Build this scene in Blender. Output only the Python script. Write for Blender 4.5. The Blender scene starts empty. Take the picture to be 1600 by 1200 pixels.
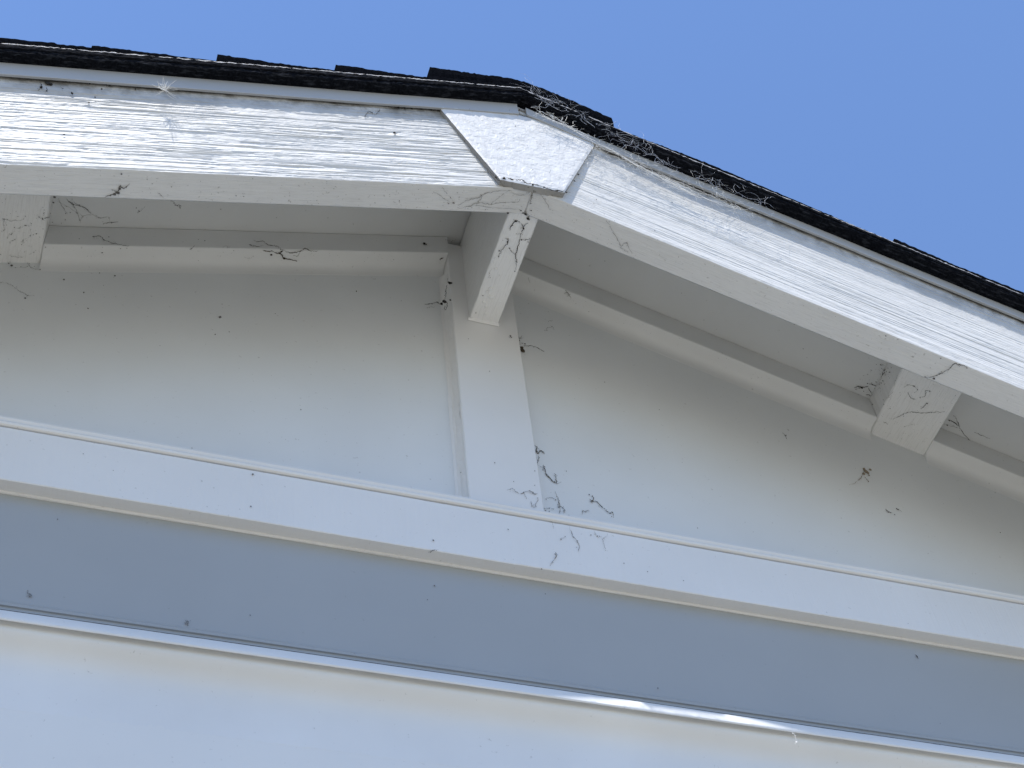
import bpy, math, random
import numpy as np
from mathutils import Matrix, Vector
sc = bpy.context.scene
C = sc.collection
# ------------------------------------------------------------------ camera
cam = bpy.data.cameras.new('camera'); cam.sensor_width = 36; cam.lens = 51.7814
cam.clip_start = 0.05; cam.clip_end = 500
cam_o = bpy.data.objects.new('camera', cam); C.objects.link(cam_o)
R = [[0.9488034959792493, 0.2538040959616263, -0.18803033502777255],
     [-0.30446771838925313, 0.5763869353995561, -0.7583386507092661],
     [-0.08409122710721513, 0.7767635300230112, 0.6241530933591479]]
M = Matrix.Identity(4)
for i in range(3):
    M[i][0] = R[i][0]; M[i][1] = R[i][2]; M[i][2] = -R[i][1]
M[0][3], M[1][3], M[2][3] = -0.44867852, -1.10502282, -1.58556743
cam_o.matrix_world = M
sc.camera = cam_o
# ------------------------------------------------------------------ light
SUN = Vector((-0.819, -1.0, 2.947)).normalized()      # towards the sun
world = bpy.data.worlds.new('World'); sc.world = world; world.use_nodes = True
wn = world.node_tree
sky = wn.nodes.new('ShaderNodeTexSky'); sky.sky_type = 'NISHITA'; sky.sun_disc = False
sky.sun_elevation = math.asin(SUN.z); sky.sun_rotation = math.atan2(SUN.x, SUN.y)
sky.altitude = 0; sky.air_density = 1.5; sky.dust_density = 0.0; sky.ozone_density = 7.5
tint = wn.nodes.new('ShaderNodeMixRGB'); tint.blend_type = 'MULTIPLY'; tint.inputs['Fac'].default_value = 1
tint.inputs['Color2'].default_value = (1.0, 0.968, 1.05, 1)     # a slightly violet summer blue
wn.links.new(sky.outputs[0], tint.inputs['Color1']); wn.links.new(tint.outputs[0], wn.nodes['Background'].inputs[0])
wn.nodes['Background'].inputs[1].default_value = 0.15
sun = bpy.data.lights.new('sun', 'SUN'); sun.energy = 4.8; sun.angle = math.radians(0.5); sun.color = (1, 0.95, 0.875)
sun_o = bpy.data.objects.new('sun', sun); C.objects.link(sun_o)
sun_o.rotation_euler = SUN.to_track_quat('Z', 'Y').to_euler(); sun_o.location = SUN * 20
sc.view_settings.view_transform = 'Standard'; sc.view_settings.look = 'None'
sc.view_settings.exposure = 0.3; sc.view_settings.gamma = 1.0; sc.view_settings.use_curve_mapping = False
sc.cycles.use_denoising = True; sc.cycles.denoising_prefilter = 'ACCURATE'; sc.cycles.max_bounces = 10; sc.cycles.diffuse_bounces = 6

# ------------------------------------------------------------------ constants (metres)
SL = 0.34236          # roof slope
YF = -0.2337          # front of the rake boards
YB = YF + 0.038       # back of the rake boards
rng = np.random.default_rng(7); random.seed(7)

# ------------------------------------------------------------------ helpers
def lattice(seed):
    return np.random.default_rng(seed).random((257, 257))
_L = {}
def vnoise(u, v, seed=0):                  # smooth value noise in 0..1
    if seed not in _L: _L[seed] = lattice(seed)
    g = _L[seed]
    iu = np.floor(u).astype(int); iv = np.floor(v).astype(int)
    fu = u - iu; fv = v - iv
    fu = fu*fu*(3-2*fu); fv = fv*fv*(3-2*fv)
    a = g[iu % 257, iv % 257]; b = g[(iu+1) % 257, iv % 257]
    c = g[iu % 257, (iv+1) % 257]; d = g[(iu+1) % 257, (iv+1) % 257]
    return (a*(1-fu)+b*fu)*(1-fv) + (c*(1-fu)+d*fu)*fv

def mesh_obj(name, verts, faces, mat, parent=None, uvs=None, smooth=False, mats=None, midx=None):
    me = bpy.data.meshes.new(name)
    me.from_pydata([tuple(v) for v in verts], [], faces)
    if mats:
        for mm in mats: me.materials.append(mm)
        me.polygons.foreach_set('material_index', midx)
    elif mat: me.materials.append(mat)
    if uvs is not None:
        uv = me.uv_layers.new(name='uv')
        li = np.empty(len(me.loops), dtype=np.int32); me.loops.foreach_get('vertex_index', li)
        uv.data.foreach_set('uv', np.asarray(uvs, dtype=np.float32)[li].ravel())
    if smooth: me.polygons.foreach_set('use_smooth', [True]*len(me.polygons))
    me.update()
    o = bpy.data.objects.new(name, me); C.objects.link(o)
    if parent: o.parent = parent
    return o

def empty(name, loc=(0, 0, 0)):
    o = bpy.data.objects.new(name, None); C.objects.link(o); o.location = loc; return o

def shear(s):
    return (lambda x: x*0.0) if s == 0 else (lambda x: -SL*np.abs(x))

def extrude(name, prof, xs, mat, parent, slope=0, jit=0.0, seed=1, caps=True, smooth=False, disp=None):
    """closed (y,z) outline run along x; the outline follows the roof pitch when slope is set"""
    prof = np.array(prof, float); xs = np.array(xs, float)
    n = len(prof); k = len(xs)
    zo = shear(slope)(xs)
    X = np.repeat(xs[:, None], n, 1)
    Y = np.repeat(prof[None, :, 0], k, 0); Zc = np.repeat(prof[None, :, 1], k, 0)
    per = np.concatenate([[0], np.cumsum(np.hypot(*(np.diff(prof, axis=0).T)))])
    V = np.repeat(per[None, :], k, 0)
    if jit:
        ii = np.arange(n)[None, :]*3.7 + X*0
        Y = Y + jit*(0.5*vnoise(X*14, ii, seed)+0.35*vnoise(X*210, ii, seed+1)+0.25*vnoise(X*640, ii, seed+4)-0.55)
        Zc = Zc + jit*(0.5*vnoise(X*14, ii, seed+2)+0.35*vnoise(X*210, ii, seed+3)+0.25*vnoise(X*640, ii, seed+5)-0.55)
    if disp is not None:
        dY, dZ = disp(X, V); Y = Y + dY; Zc = Zc + dZ
    Zc = Zc + zo[:, None]
    verts = np.stack([X, Y, Zc], -1).reshape(-1, 3)
    uvs = np.stack([X, V], -1).reshape(-1, 2)
    faces = []
    for i in range(k-1):
        for j in range(n):
            j2 = (j+1) % n
            faces.append((i*n+j, i*n+j2, (i+1)*n+j2, (i+1)*n+j))
    if caps:
        faces.append(tuple(range(n-1, -1, -1))); faces.append(tuple((k-1)*n+j for j in range(n)))
    # outline orientation: make normals point outwards
    ar = np.sum(prof[:, 0]*np.roll(prof[:, 1], -1)-np.roll(prof[:, 0], -1)*prof[:, 1])
    if ar < 0: faces = [f[::-1] for f in faces]
    return mesh_obj(name, verts, faces, mat, parent, uvs, smooth)

def sharp(o, deg):
    o.data.set_sharp_from_angle(angle=math.radians(deg)); return o

def rect(y0, y1, z0, z1, c=0.0012):
    return [(y0+c, z0), (y1-c, z0), (y1, z0+c), (y1, z1-c), (y1-c, z1), (y0+c, z1), (y0, z1-c), (y0, z0+c)]

def span(a, b, d):
    return np.linspace(a, b, max(2, int(abs(b-a)/d)+1))

# ------------------------------------------------------------------ materials
def new_mat(name):
    m = bpy.data.materials.new(name); m.use_nodes = True
    return m, m.node_tree, m.node_tree.nodes['Principled BSDF']
def mk(nt, t, **kw):
    n = nt.nodes.new(t)
    for k, v in kw.items(): setattr(n, k, v)
    return n
def paint(name, col, rough=0.5, grain=0.0, peel=0.08, mott=0.06, stain=None, spec=0.4, soot=0.0, edge_tint=None, mscale=7):
    m, nt, b = new_mat(name); L = nt.links
    tc = mk(nt, 'ShaderNodeTexCoord')
    big = mk(nt, 'ShaderNodeTexNoise'); big.inputs['Scale'].default_value = mscale; big.inputs['Detail'].default_value = 5
    L.new(tc.outputs['Object'], big.inputs['Vector'])
    ramp = mk(nt, 'ShaderNodeValToRGB')
    ramp.color_ramp.elements[0].position = 0.3; ramp.color_ramp.elements[1].position = 0.7
    ramp.color_ramp.elements[0].color = tuple(c*(1-mott) for c in col)+(1,); ramp.color_ramp.elements[1].color = tuple(col)+(1,)
    L.new(big.outputs['Fac'], ramp.inputs['Fac'])
    last = ramp.outputs['Color']
    # fine dirt specks
    sp = mk(nt, 'ShaderNodeTexNoise'); sp.inputs['Scale'].default_value = 210; sp.inputs['Detail'].default_value = 3
    L.new(tc.outputs['Object'], sp.inputs['Vector'])
    sm = mk(nt, 'ShaderNodeMapRange'); sm.inputs['From Min'].default_value = 0.70-0.12*soot; sm.inputs['From Max'].default_value = 0.80-0.08*soot
    sm.inputs['To Max'].default_value = 0.35 + soot
    L.new(sp.outputs['Fac'], sm.inputs['Value'])
    mx = mk(nt, 'ShaderNodeMixRGB'); mx.inputs['Color2'].default_value = (0.16, 0.15, 0.13, 1)
    L.new(sm.outputs[0], mx.inputs['Fac']); L.new(last, mx.inputs['Color1']); last = mx.outputs[0]
    for st_, lo_, hi_, sc_ in ((edge_tint, 0.30, 0.60, 9), (stain, 0.42, 0.62, 38)):
        if not st_: continue                    # grey tint deepening towards one edge, then dirt stain (v range of the board)
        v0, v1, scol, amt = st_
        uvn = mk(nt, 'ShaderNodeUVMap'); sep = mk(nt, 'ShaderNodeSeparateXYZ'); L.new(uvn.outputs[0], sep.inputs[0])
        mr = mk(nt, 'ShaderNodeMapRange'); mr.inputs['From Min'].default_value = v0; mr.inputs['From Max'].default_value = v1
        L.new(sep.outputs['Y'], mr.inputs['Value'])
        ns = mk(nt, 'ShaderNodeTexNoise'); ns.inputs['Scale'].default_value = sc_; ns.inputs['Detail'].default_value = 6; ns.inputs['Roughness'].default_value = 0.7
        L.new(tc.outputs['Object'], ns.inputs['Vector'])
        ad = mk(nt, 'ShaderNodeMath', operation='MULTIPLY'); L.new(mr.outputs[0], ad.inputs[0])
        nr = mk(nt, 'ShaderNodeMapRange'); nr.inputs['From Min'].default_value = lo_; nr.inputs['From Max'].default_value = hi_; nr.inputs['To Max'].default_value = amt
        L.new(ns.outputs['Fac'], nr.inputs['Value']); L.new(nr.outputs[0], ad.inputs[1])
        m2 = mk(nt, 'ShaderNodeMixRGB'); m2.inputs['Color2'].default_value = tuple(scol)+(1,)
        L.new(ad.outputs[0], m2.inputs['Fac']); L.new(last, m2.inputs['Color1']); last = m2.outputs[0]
    if grain >= 0.3:                            # dust held in the grain
        uvg = mk(nt, 'ShaderNodeUVMap'); mg = mk(nt, 'ShaderNodeMapping'); mg.inputs['Scale'].default_value = (38, 560, 1)
        L.new(uvg.outputs[0], mg.inputs['Vector'])
        gg = mk(nt, 'ShaderNodeTexNoise'); gg.inputs['Scale'].default_value = 1; gg.inputs['Detail'].default_value = 5; gg.inputs['Roughness'].default_value = 0.7
        L.new(mg.outputs[0], gg.inputs['Vector'])
        gm = mk(nt, 'ShaderNodeMapRange'); gm.inputs['From Min'].default_value = 0.50; gm.inputs['From Max'].default_value = 0.72; gm.inputs['To Max'].default_value = 0.30
        L.new(gg.outputs['Fac'], gm.inputs['Value'])
        m3 = mk(nt, 'ShaderNodeMixRGB'); m3.inputs['Color2'].default_value = (0.36, 0.35, 0.33, 1)
        L.new(gm.outputs[0], m3.inputs['Fac']); L.new(last, m3.inputs['Color1']); last = m3.outputs[0]
    L.new(last, b.inputs['Base Color'])
    b.inputs['Roughness'].default_value = rough; b.inputs['Specular IOR Level'].default_value = spec
    # relief
    n1 = mk(nt, 'ShaderNodeTexNoise'); n1.inputs['Scale'].default_value = 260; n1.inputs['Detail'].default_value = 3
    L.new(tc.outputs['Object'], n1.inputs['Vector'])
    bp = mk(nt, 'ShaderNodeBump'); bp.inputs['Strength'].default_value = peel; bp.inputs['Distance'].default_value = 0.001
    L.new(n1.outputs['Fac'], bp.inputs['Height']); nrm = bp.outputs[0]
    n0 = mk(nt, 'ShaderNodeTexNoise'); n0.inputs['Scale'].default_value = 14; n0.inputs['Detail'].default_value = 2
    L.new(tc.outputs['Object'], n0.inputs['Vector'])
    b0 = mk(nt, 'ShaderNodeBump'); b0.inputs['Strength'].default_value = 0.25; b0.inputs['Distance'].default_value = 0.003
    L.new(n0.outputs['Fac'], b0.inputs['Height']); L.new(nrm, b0.inputs['Normal']); nrm = b0.outputs[0]
    if grain:
        uvn2 = mk(nt, 'ShaderNodeUVMap'); mp = mk(nt, 'ShaderNodeMapping'); mp.inputs['Scale'].default_value = (22, 620, 1)
        L.new(uvn2.outputs[0], mp.inputs['Vector'])
        gn = mk(nt, 'ShaderNodeTexNoise'); gn.inputs['Scale'].default_value = 1; gn.inputs['Detail'].default_value = 4; gn.inputs['Roughness'].default_value = 0.6
        L.new(mp.outputs[0], gn.inputs['Vector'])
        b2 = mk(nt, 'ShaderNodeBump'); b2.inputs['Strength'].default_value = grain; b2.inputs['Distance'].default_value = 0.0012
        L.new(gn.outputs['Fac'], b2.inputs['Height']); L.new(nrm, b2.inputs['Normal']); nrm = b2.outputs[0]
    L.new(nrm, b.inputs['Normal'])
    return m
def plain(name, col, rough=0.8, spec=0.2, var=0.3, scale=300, bump=0.0, trans=0.0):
    m, nt, b = new_mat(name); L = nt.links
    tc = mk(nt, 'ShaderNodeTexCoord'); n = mk(nt, 'ShaderNodeTexNoise'); n.inputs['Scale'].default_value = scale; n.inputs['Detail'].default_value = 4
    L.new(tc.outputs['Object'], n.inputs['Vector'])
    r = mk(nt, 'ShaderNodeValToRGB'); r.color_ramp.elements[0].position = 0.3; r.color_ramp.elements[1].position = 0.7
    r.color_ramp.elements[0].color = tuple(c*(1-var) for c in col)+(1,); r.color_ramp.elements[1].color = tuple(min(1, c*(1+var)) for c in col)+(1,)
    L.new(n.outputs['Fac'], r.inputs['Fac']); L.new(r.outputs[0], b.inputs['Base Color'])
    b.inputs['Roughness'].default_value = rough; b.inputs['Specular IOR Level'].default_value = spec
    if bump:
        bp = mk(nt, 'ShaderNodeBump'); bp.inputs['Strength'].default_value = bump; bp.inputs['Distance'].default_value = 0.002
        L.new(n.outputs['Fac'], bp.inputs['Height']); L.new(bp.outputs[0], b.inputs['Normal'])
    if trans: b.inputs['Transmission Weight'].default_value = trans
    return m
W = (0.795, 0.80, 0.80)
MW = {
 'wall': paint('wall paint', (0.762, 0.78, 0.785), 0.5, 0, 0.10, 0.05),
 'trim': paint('trim paint', (0.82, 0.82, 0.815), 0.45, 0.10, 0.10, 0.05),
 'rake': paint('rough sawn white paint', (0.71, 0.71, 0.70), 0.55, 0.7, 0.25, 0.05, stain=(0.198, 0.224, (0.09, 0.08, 0.065), 0.8), edge_tint=(0.150, 0.205, (0.27, 0.285, 0.30), 0.62), soot=0.25),
 'block_trim': paint('blocking paint', (0.775, 0.78, 0.775), 0.5, 0.15, 0.15, 0.06, soot=0.05),
 'beam': paint('beam paint', (0.82, 0.82, 0.81), 0.5, 0.32, 0.3, 0.06, soot=0.04),
 'soffit': paint('soffit paint', (0.66, 0.67, 0.67), 0.55, 0.12, 0.15, 0.07),
 'block': paint('blistered paint', (0.77, 0.77, 0.765), 0.45, 0, 0.2, 0.20, soot=0.2, mscale=75),
 'rim': paint('grimy paint edge', (0.42, 0.41, 0.39), 0.7, 0, 0.5, 0.45, soot=0.8),
 'drip': paint('drip metal paint', (0.46, 0.475, 0.49), 0.4, 0, 0.05, 0.06),
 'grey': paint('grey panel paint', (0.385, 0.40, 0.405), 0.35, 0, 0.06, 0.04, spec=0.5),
 'vinyl': paint('ledge vinyl', (0.80, 0.81, 0.815), 0.35, 0, 0.06, 0.08),
 'lower': paint('lower panel paint', (0.79, 0.795, 0.79), 0.45, 0, 0.08, 0.04),
 'gap': plain('dark gap', (0.06, 0.065, 0.065), 0.9),
 'debris': plain('dark debris', (0.14, 0.135, 0.13), 0.95),
 'black': plain('black debris', (0.04, 0.038, 0.037), 0.9),
 'soot': plain('sooty dirt', (0.05, 0.047, 0.044), 0.95),
 'brown': plain('brown debris', (0.075, 0.062, 0.045), 0.9),
 'web': plain('dusty web', (0.22, 0.215, 0.21), 0.95),
 'tan': plain('dry leaf', (0.24, 0.20, 0.15), 0.85),
 'white': plain('white silk', (0.8, 0.8, 0.79), 0.5, 0.3, 0.1),
 'silk': plain('grey silk', (0.50, 0.53, 0.60), 0.6, 0.2, 0.25),
 'asphalt': plain('black asphalt edge', (0.0068, 0.0078, 0.0108), 0.95, 0.02, 0.5, 420, 0.5),
 'granule': plain('roof granules', (0.42, 0.42, 0.43), 0.7, 0.4, 0.7, 900, 0.5),
 'ground': plain('sunlit ground', (0.275, 0.257, 0.21), 0.95, 0.1, 0.18, 3.0, 0.2),
}
def streaky(m):                                # paler scuffs along a shingle edge
    nt = m.node_tree; L = nt.links; b = nt.nodes['Principled BSDF']
    src = b.inputs['Base Color'].links[0].from_socket
    uvn = mk(nt, 'ShaderNodeUVMap'); mp = mk(nt, 'ShaderNodeMapping'); mp.inputs['Scale'].default_value = (60, 260, 1)
    L.new(uvn.outputs[0], mp.inputs['Vector'])
    n = mk(nt, 'ShaderNodeTexNoise'); n.inputs['Scale'].default_value = 1; n.inputs['Detail'].default_value = 5; n.inputs['Roughness'].default_value = 0.65
    L.new(mp.outputs[0], n.inputs['Vector'])
    mr = mk(nt, 'ShaderNodeMapRange'); mr.inputs['From Min'].default_value = 0.52; mr.inputs['From Max'].default_value = 0.7; mr.inputs['To Max'].default_value = 0.75
    L.new(n.outputs['Fac'], mr.inputs['Value'])
    mx = mk(nt, 'ShaderNodeMixRGB'); mx.inputs['Color2'].default_value = (0.050, 0.055, 0.068, 1)
    L.new(mr.outputs[0], mx.inputs['Fac']); L.new(src, mx.inputs['Color1']); L.new(mx.outputs[0], b.inputs['Base Color'])
streaky(MW['asphalt'])
MW['butt'] = plain('shingle butt', (0.0055, 0.0062, 0.0085), 1.0, 0.0, 0.5, 420, 0.4)

# ------------------------------------------------------------------ setting
g = mesh_obj('ground', [(-300, -300, -3.1), (300, -300, -3.1), (300, 300, -3.1), (-300, 300, -3.1)], [(0, 1, 2, 3)], MW['ground'])
g['kind'] = 'structure'

# ------------------------------------------------------------------ house
house = empty('house', (0, 0, -3.1))
house['label'] = 'white painted wooden gable end with deep eaves under a black shingle roof'
house['category'] = 'house'
house_inv = Matrix.Translation((0, 0, 3.1))
def hp(o):                                     # children are modelled in world metres
    o.matrix_parent_inverse = house_inv; return o
XL, XR = -1.45, 1.45
fine = lambda a, b: np.concatenate([span(XL, a, 0.05)[:-1], span(a, b, 0.0022), span(b, XR, 0.05)[1:]])

# upper wall, two panels meeting behind the batten
def wall_panel(x0, x1):
    xs = span(x0, x1, 0.02); top = 0.2 - SL*np.abs(xs); zb = -0.40
    v = []; f = []
    for y in (0.003, 0.015):
        for x, t in zip(xs, top): v += [(x, y, zb), (x, y, t)]
    n = len(xs)
    for i in range(n-1):
        a = 2*i; f.append((a, a+2, a+3, a+1)); b = 2*n+2*i; f.append((b, b+1, b+3, b+2))
    f.append((0, 1, 2*n+1, 2*n)); e = 2*n-2; f.append((e, 2*n+e, 2*n+e+1, e+1))
    return hp(mesh_obj('wall_panel', v, f, MW['wall'], house, [(p[0], p[2]) for p in v]))
wall_panel(-1.5, -0.0005); wall_panel(0.0005, 1.5)

# batten under the ridge beam, caulk fillet along its left edge
def vert_board(name, prof, z0, z1, mat, dz=0.006, jit=0.0004, seed=5):
    prof = np.array(prof); zs = span(z0, z1, dz); n = len(prof); v = []; uv = []
    per = np.concatenate([[0], np.cumsum(np.hypot(*(np.diff(prof, axis=0).T)))])
    for z in zs:
        for j, (x, y) in enumerate(prof):
            jj = np.array(j*3.7)
            dx = jit*(vnoise(np.array(z*40.0), jj, seed)+0.7*vnoise(np.array(z*200.0), jj, seed+1)-0.85)
            v.append((x+dx, y, z)); uv.append((z, per[j]))
    f = []
    for i in range(len(zs)-1):
        for j in range(n):
            k = (j+1) % n; f.append((i*n+j, i*n+k, (i+1)*n+k, (i+1)*n+j))
    f.append(tuple(range(n-1, -1, -1))); f.append(tuple((len(zs)-1)*n+j for j in range(n)))
    return hp(mesh_obj(name, v, f, mat, house, uv))
bx0, bx1 = -0.0424, 0.0485
vert_board('batten', [(bx0, 0.004), (bx0, -0.0178), (bx0+0.0012, -0.019), (bx1-0.0006, -0.019), (bx1, -0.0184), (bx1, 0.004)][::-1], -0.3575, 0.178, MW['trim'])
fil = [(bx0, -0.0005)]+[(bx0-0.006*(1-math.sin(a)), -0.006*(1-math.cos(a))-0.0005) for a in np.linspace(0, math.pi/2, 6)][0:]
vert_board('caulk_bead', [(bx0+0.0005, 0.0036), (bx0-0.0085, 0.0026), (bx0-0.0052, 0.0014), (bx0-0.0030, -0.0016), (bx0-0.0016, -0.0075), (bx0+0.0005, -0.0125)][::-1], -0.357, 0.12, MW['trim'], 0.005, 0.0016, 15)

# rake trim (blocking on the wall between the lookouts)
LK = 0.5670; LKW = 0.089
def blocking(x0, x1, seed):
    p = [(0.006, 0.1390), (0.0028, 0.1400), (0.0023, 0.1440), (0.0014, 0.1478), (-0.0002, 0.1512), (-0.0024, 0.1540), (-0.0054, 0.1561), (-0.0090, 0.1571), (-0.0246, 0.1575), (-0.0256, 0.1587), (-0.0257, 0.1985), (0.006, 0.1985)]
    return sharp(hp(extrude('blocking', p, span(x0, x1, 0.0035), MW['block_trim'], house, 1, 0.0006, seed, True, True)), 27)
blocking(-LK+0.0002, -0.0430, 21); blocking(bx1+0.0006, 0.5790, 22); blocking(-1.4, -LK-LKW-0.0002, 23); blocking(0.6600, 1.4, 24)

# moulding, flat trim board
p = [(0.006, -0.3572), (-0.0225, -0.3572), (-0.0243, -0.3585), (-0.0248, -0.3610), (-0.0238, -0.3635), (-0.0232, -0.3645), (-0.0246, -0.3657), (-0.0252, -0.3680), (-0.0244, -0.3703), (-0.0225, -0.3712), (0.006, -0.3712)]
hp(extrude('moulding', p, fine(-0.75, 0.95), MW['trim'], house, 0, 0.00025, 31, smooth=False))
p = [(-0.003, -0.3728), (-0.0212, -0.3728), (-0.022, -0.3736), (-0.022, -0.4498), (-0.0213, -0.4507), (-0.003, -0.4507)]
hp(extrude('trim_board', p, fine(-0.75, 0.95), MW['trim'], house, 0, 0.0007, 41))
p = [(-0.0005, -0.4500), (-0.0062, -0.4500), (-0.0066, -0.4512), (-0.0060, -0.4524), (-0.0050, -0.4530), (-0.0005, -0.4532)]
hp(extrude('cove_bead', p, fine(-0.75, 0.95), MW['trim'], house, 0, 0.0009, 45))

# grey recessed panel with its bead, dark channel and the ledge under it
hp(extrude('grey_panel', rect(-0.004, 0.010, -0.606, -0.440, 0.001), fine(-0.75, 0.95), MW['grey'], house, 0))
p = [(-0.0035, -0.5950), (-0.0056, -0.5960), (-0.0064, -0.5985), (-0.0060, -0.6012), (-0.0035, -0.6018)]
hp(extrude('panel_bead', p, fine(-0.75, 0.95), MW['grey'], house, 0, 0.0002, 51))
hp(extrude('panel_channel', rect(-0.0046, 0.008, -0.6165, -0.6055, 0.0003), [XL, XR], MW['gap'], house, 0))
p = [(0.0, -0.6175), (-0.0235, -0.6245), (-0.0268, -0.6262), (-0.0288, -0.6300), (-0.0308, -0.6370), (-0.0310, -0.6392), (-0.0303, -0.6405), (-0.0296, -0.6405), (-0.0292, -0.6330), (-0.0238, -0.6325), (-0.0234, -0.6385), (-0.0238, -0.6420), (-0.0234, -0.6452), (-0.0222, -0.6472), (-0.0196, -0.6500), (-0.0160, -0.6532), (-0.0128, -0.6570), (-0.0102, -0.6620), (-0.0082, -0.6680), (-0.0068, -0.6770), (-0.0060, -0.6900), (-0.00555, -0.7200), (0.0, -0.7200)]
sharp(hp(extrude('ledge', p, fine(-0.75, 0.95), MW['vinyl'], house, 0, 0.0004, 61, True, True)), 32)
def slab(name, x0, x1, y0, y1, z0, z1, mat):
    v = [(x, y, z) for x in (x0, x1) for y in (y0, y1) for z in (z0, z1)]
    f = [(0, 1, 3, 2), (4, 6, 7, 5), (0, 4, 5, 1), (2, 3, 7, 6), (0, 2, 6, 4), (1, 5, 7, 3)]
    return mesh_obj(name, v, f, mat, house, [(p[0], p[2]) for p in v])
hp(slab('lower_panel', XL, XR, -0.0055, 0.012, -3.1, -0.700, MW['lower']))
# rest of the house shell
hp(slab('side_wall', XL-0.02, XL+0.0, 0.0, 3.0, -3.1, -0.32, MW['wall'])); hp(slab('side_wall', XR, XR+0.02, 0.0, 3.0, -3.1, -0.32, MW['wall'])); hp(slab('rear_wall', XL, XR, 3.0, 3.02, -3.1, -0.32, MW['wall']))

# ridge beam and flat lookouts
hb = 0.0201
def ridge_beam():
    ys = span(YB, 0.0-0.0, 0.004); n = 10; v = []; uv = []
    pr = [(-hb, 0.19), (-hb, 0.0014), (-hb+0.0012, 0.0), (hb-0.0012, 0.0), (hb, 0.0014), (hb, 0.19)]
    per = np.concatenate([[0], np.cumsum(np.hypot(*(np.diff(np.array(pr), axis=0).T)))])
    for y in ys:
        for j, (x, z) in enumerate(pr):
            jj = np.array(j*3.7)
            d = 0.0007*(vnoise(np.array(y*70.), jj, 71)+0.6*vnoise(np.array(y*300.), jj, 72)-0.8)
            v.append((x+d, y, z+(d if j in (1, 2, 3, 4) else 0))); uv.append((y, per[j]))
    f = []; n = len(pr)
    for i in range(len(ys)-1):
        for j in range(n):
            k = (j+1) % n; f.append((i*n+j, (i+1)*n+j, (i+1)*n+k, i*n+k))
    f.append(tuple(range(n))); f.append(tuple((len(ys)-1)*n+j for j in range(n-1, -1, -1)))
    return hp(mesh_obj('ridge_beam', v, f, MW['beam'], house, uv))
beam = ridge_beam()
# paint blisters near its wall end, and the caulk round it
def blob_mesh(pts, seg=8, flat=0.4, axis=2, seed=3):
    v = []; f = []; r = random.Random(seed)
    for (cx, cy, cz), rad in pts:
        base = len(v)
        for i in range(1, 4):
            th = math.pi/2*i/3
            for j in range(seg):
                ph = 2*math.pi*j/seg
                loc = [rad*math.sin(th)*math.cos(ph), rad*math.sin(th)*math.sin(ph), -rad*flat*math.cos(th)]
                if axis == 1: loc = [loc[0], loc[2], loc[1]]
                v.append((cx+loc[0], cy+loc[1], cz+loc[2]))
        top = len(v); loc = [0, 0, -rad*flat]
        if axis == 1: loc = [0, -rad*flat, 0]
        v.append((cx+loc[0], cy+loc[1], cz+loc[2]))
        for j in range(seg):
            k = (j+1) % seg
            f.append((top, base+k, base+j))
            for i in range(2):
                f.append((base+i*seg+j, base+i*seg+k, base+(i+1)*seg+k, base+(i+1)*seg+j))
    return v, f
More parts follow.
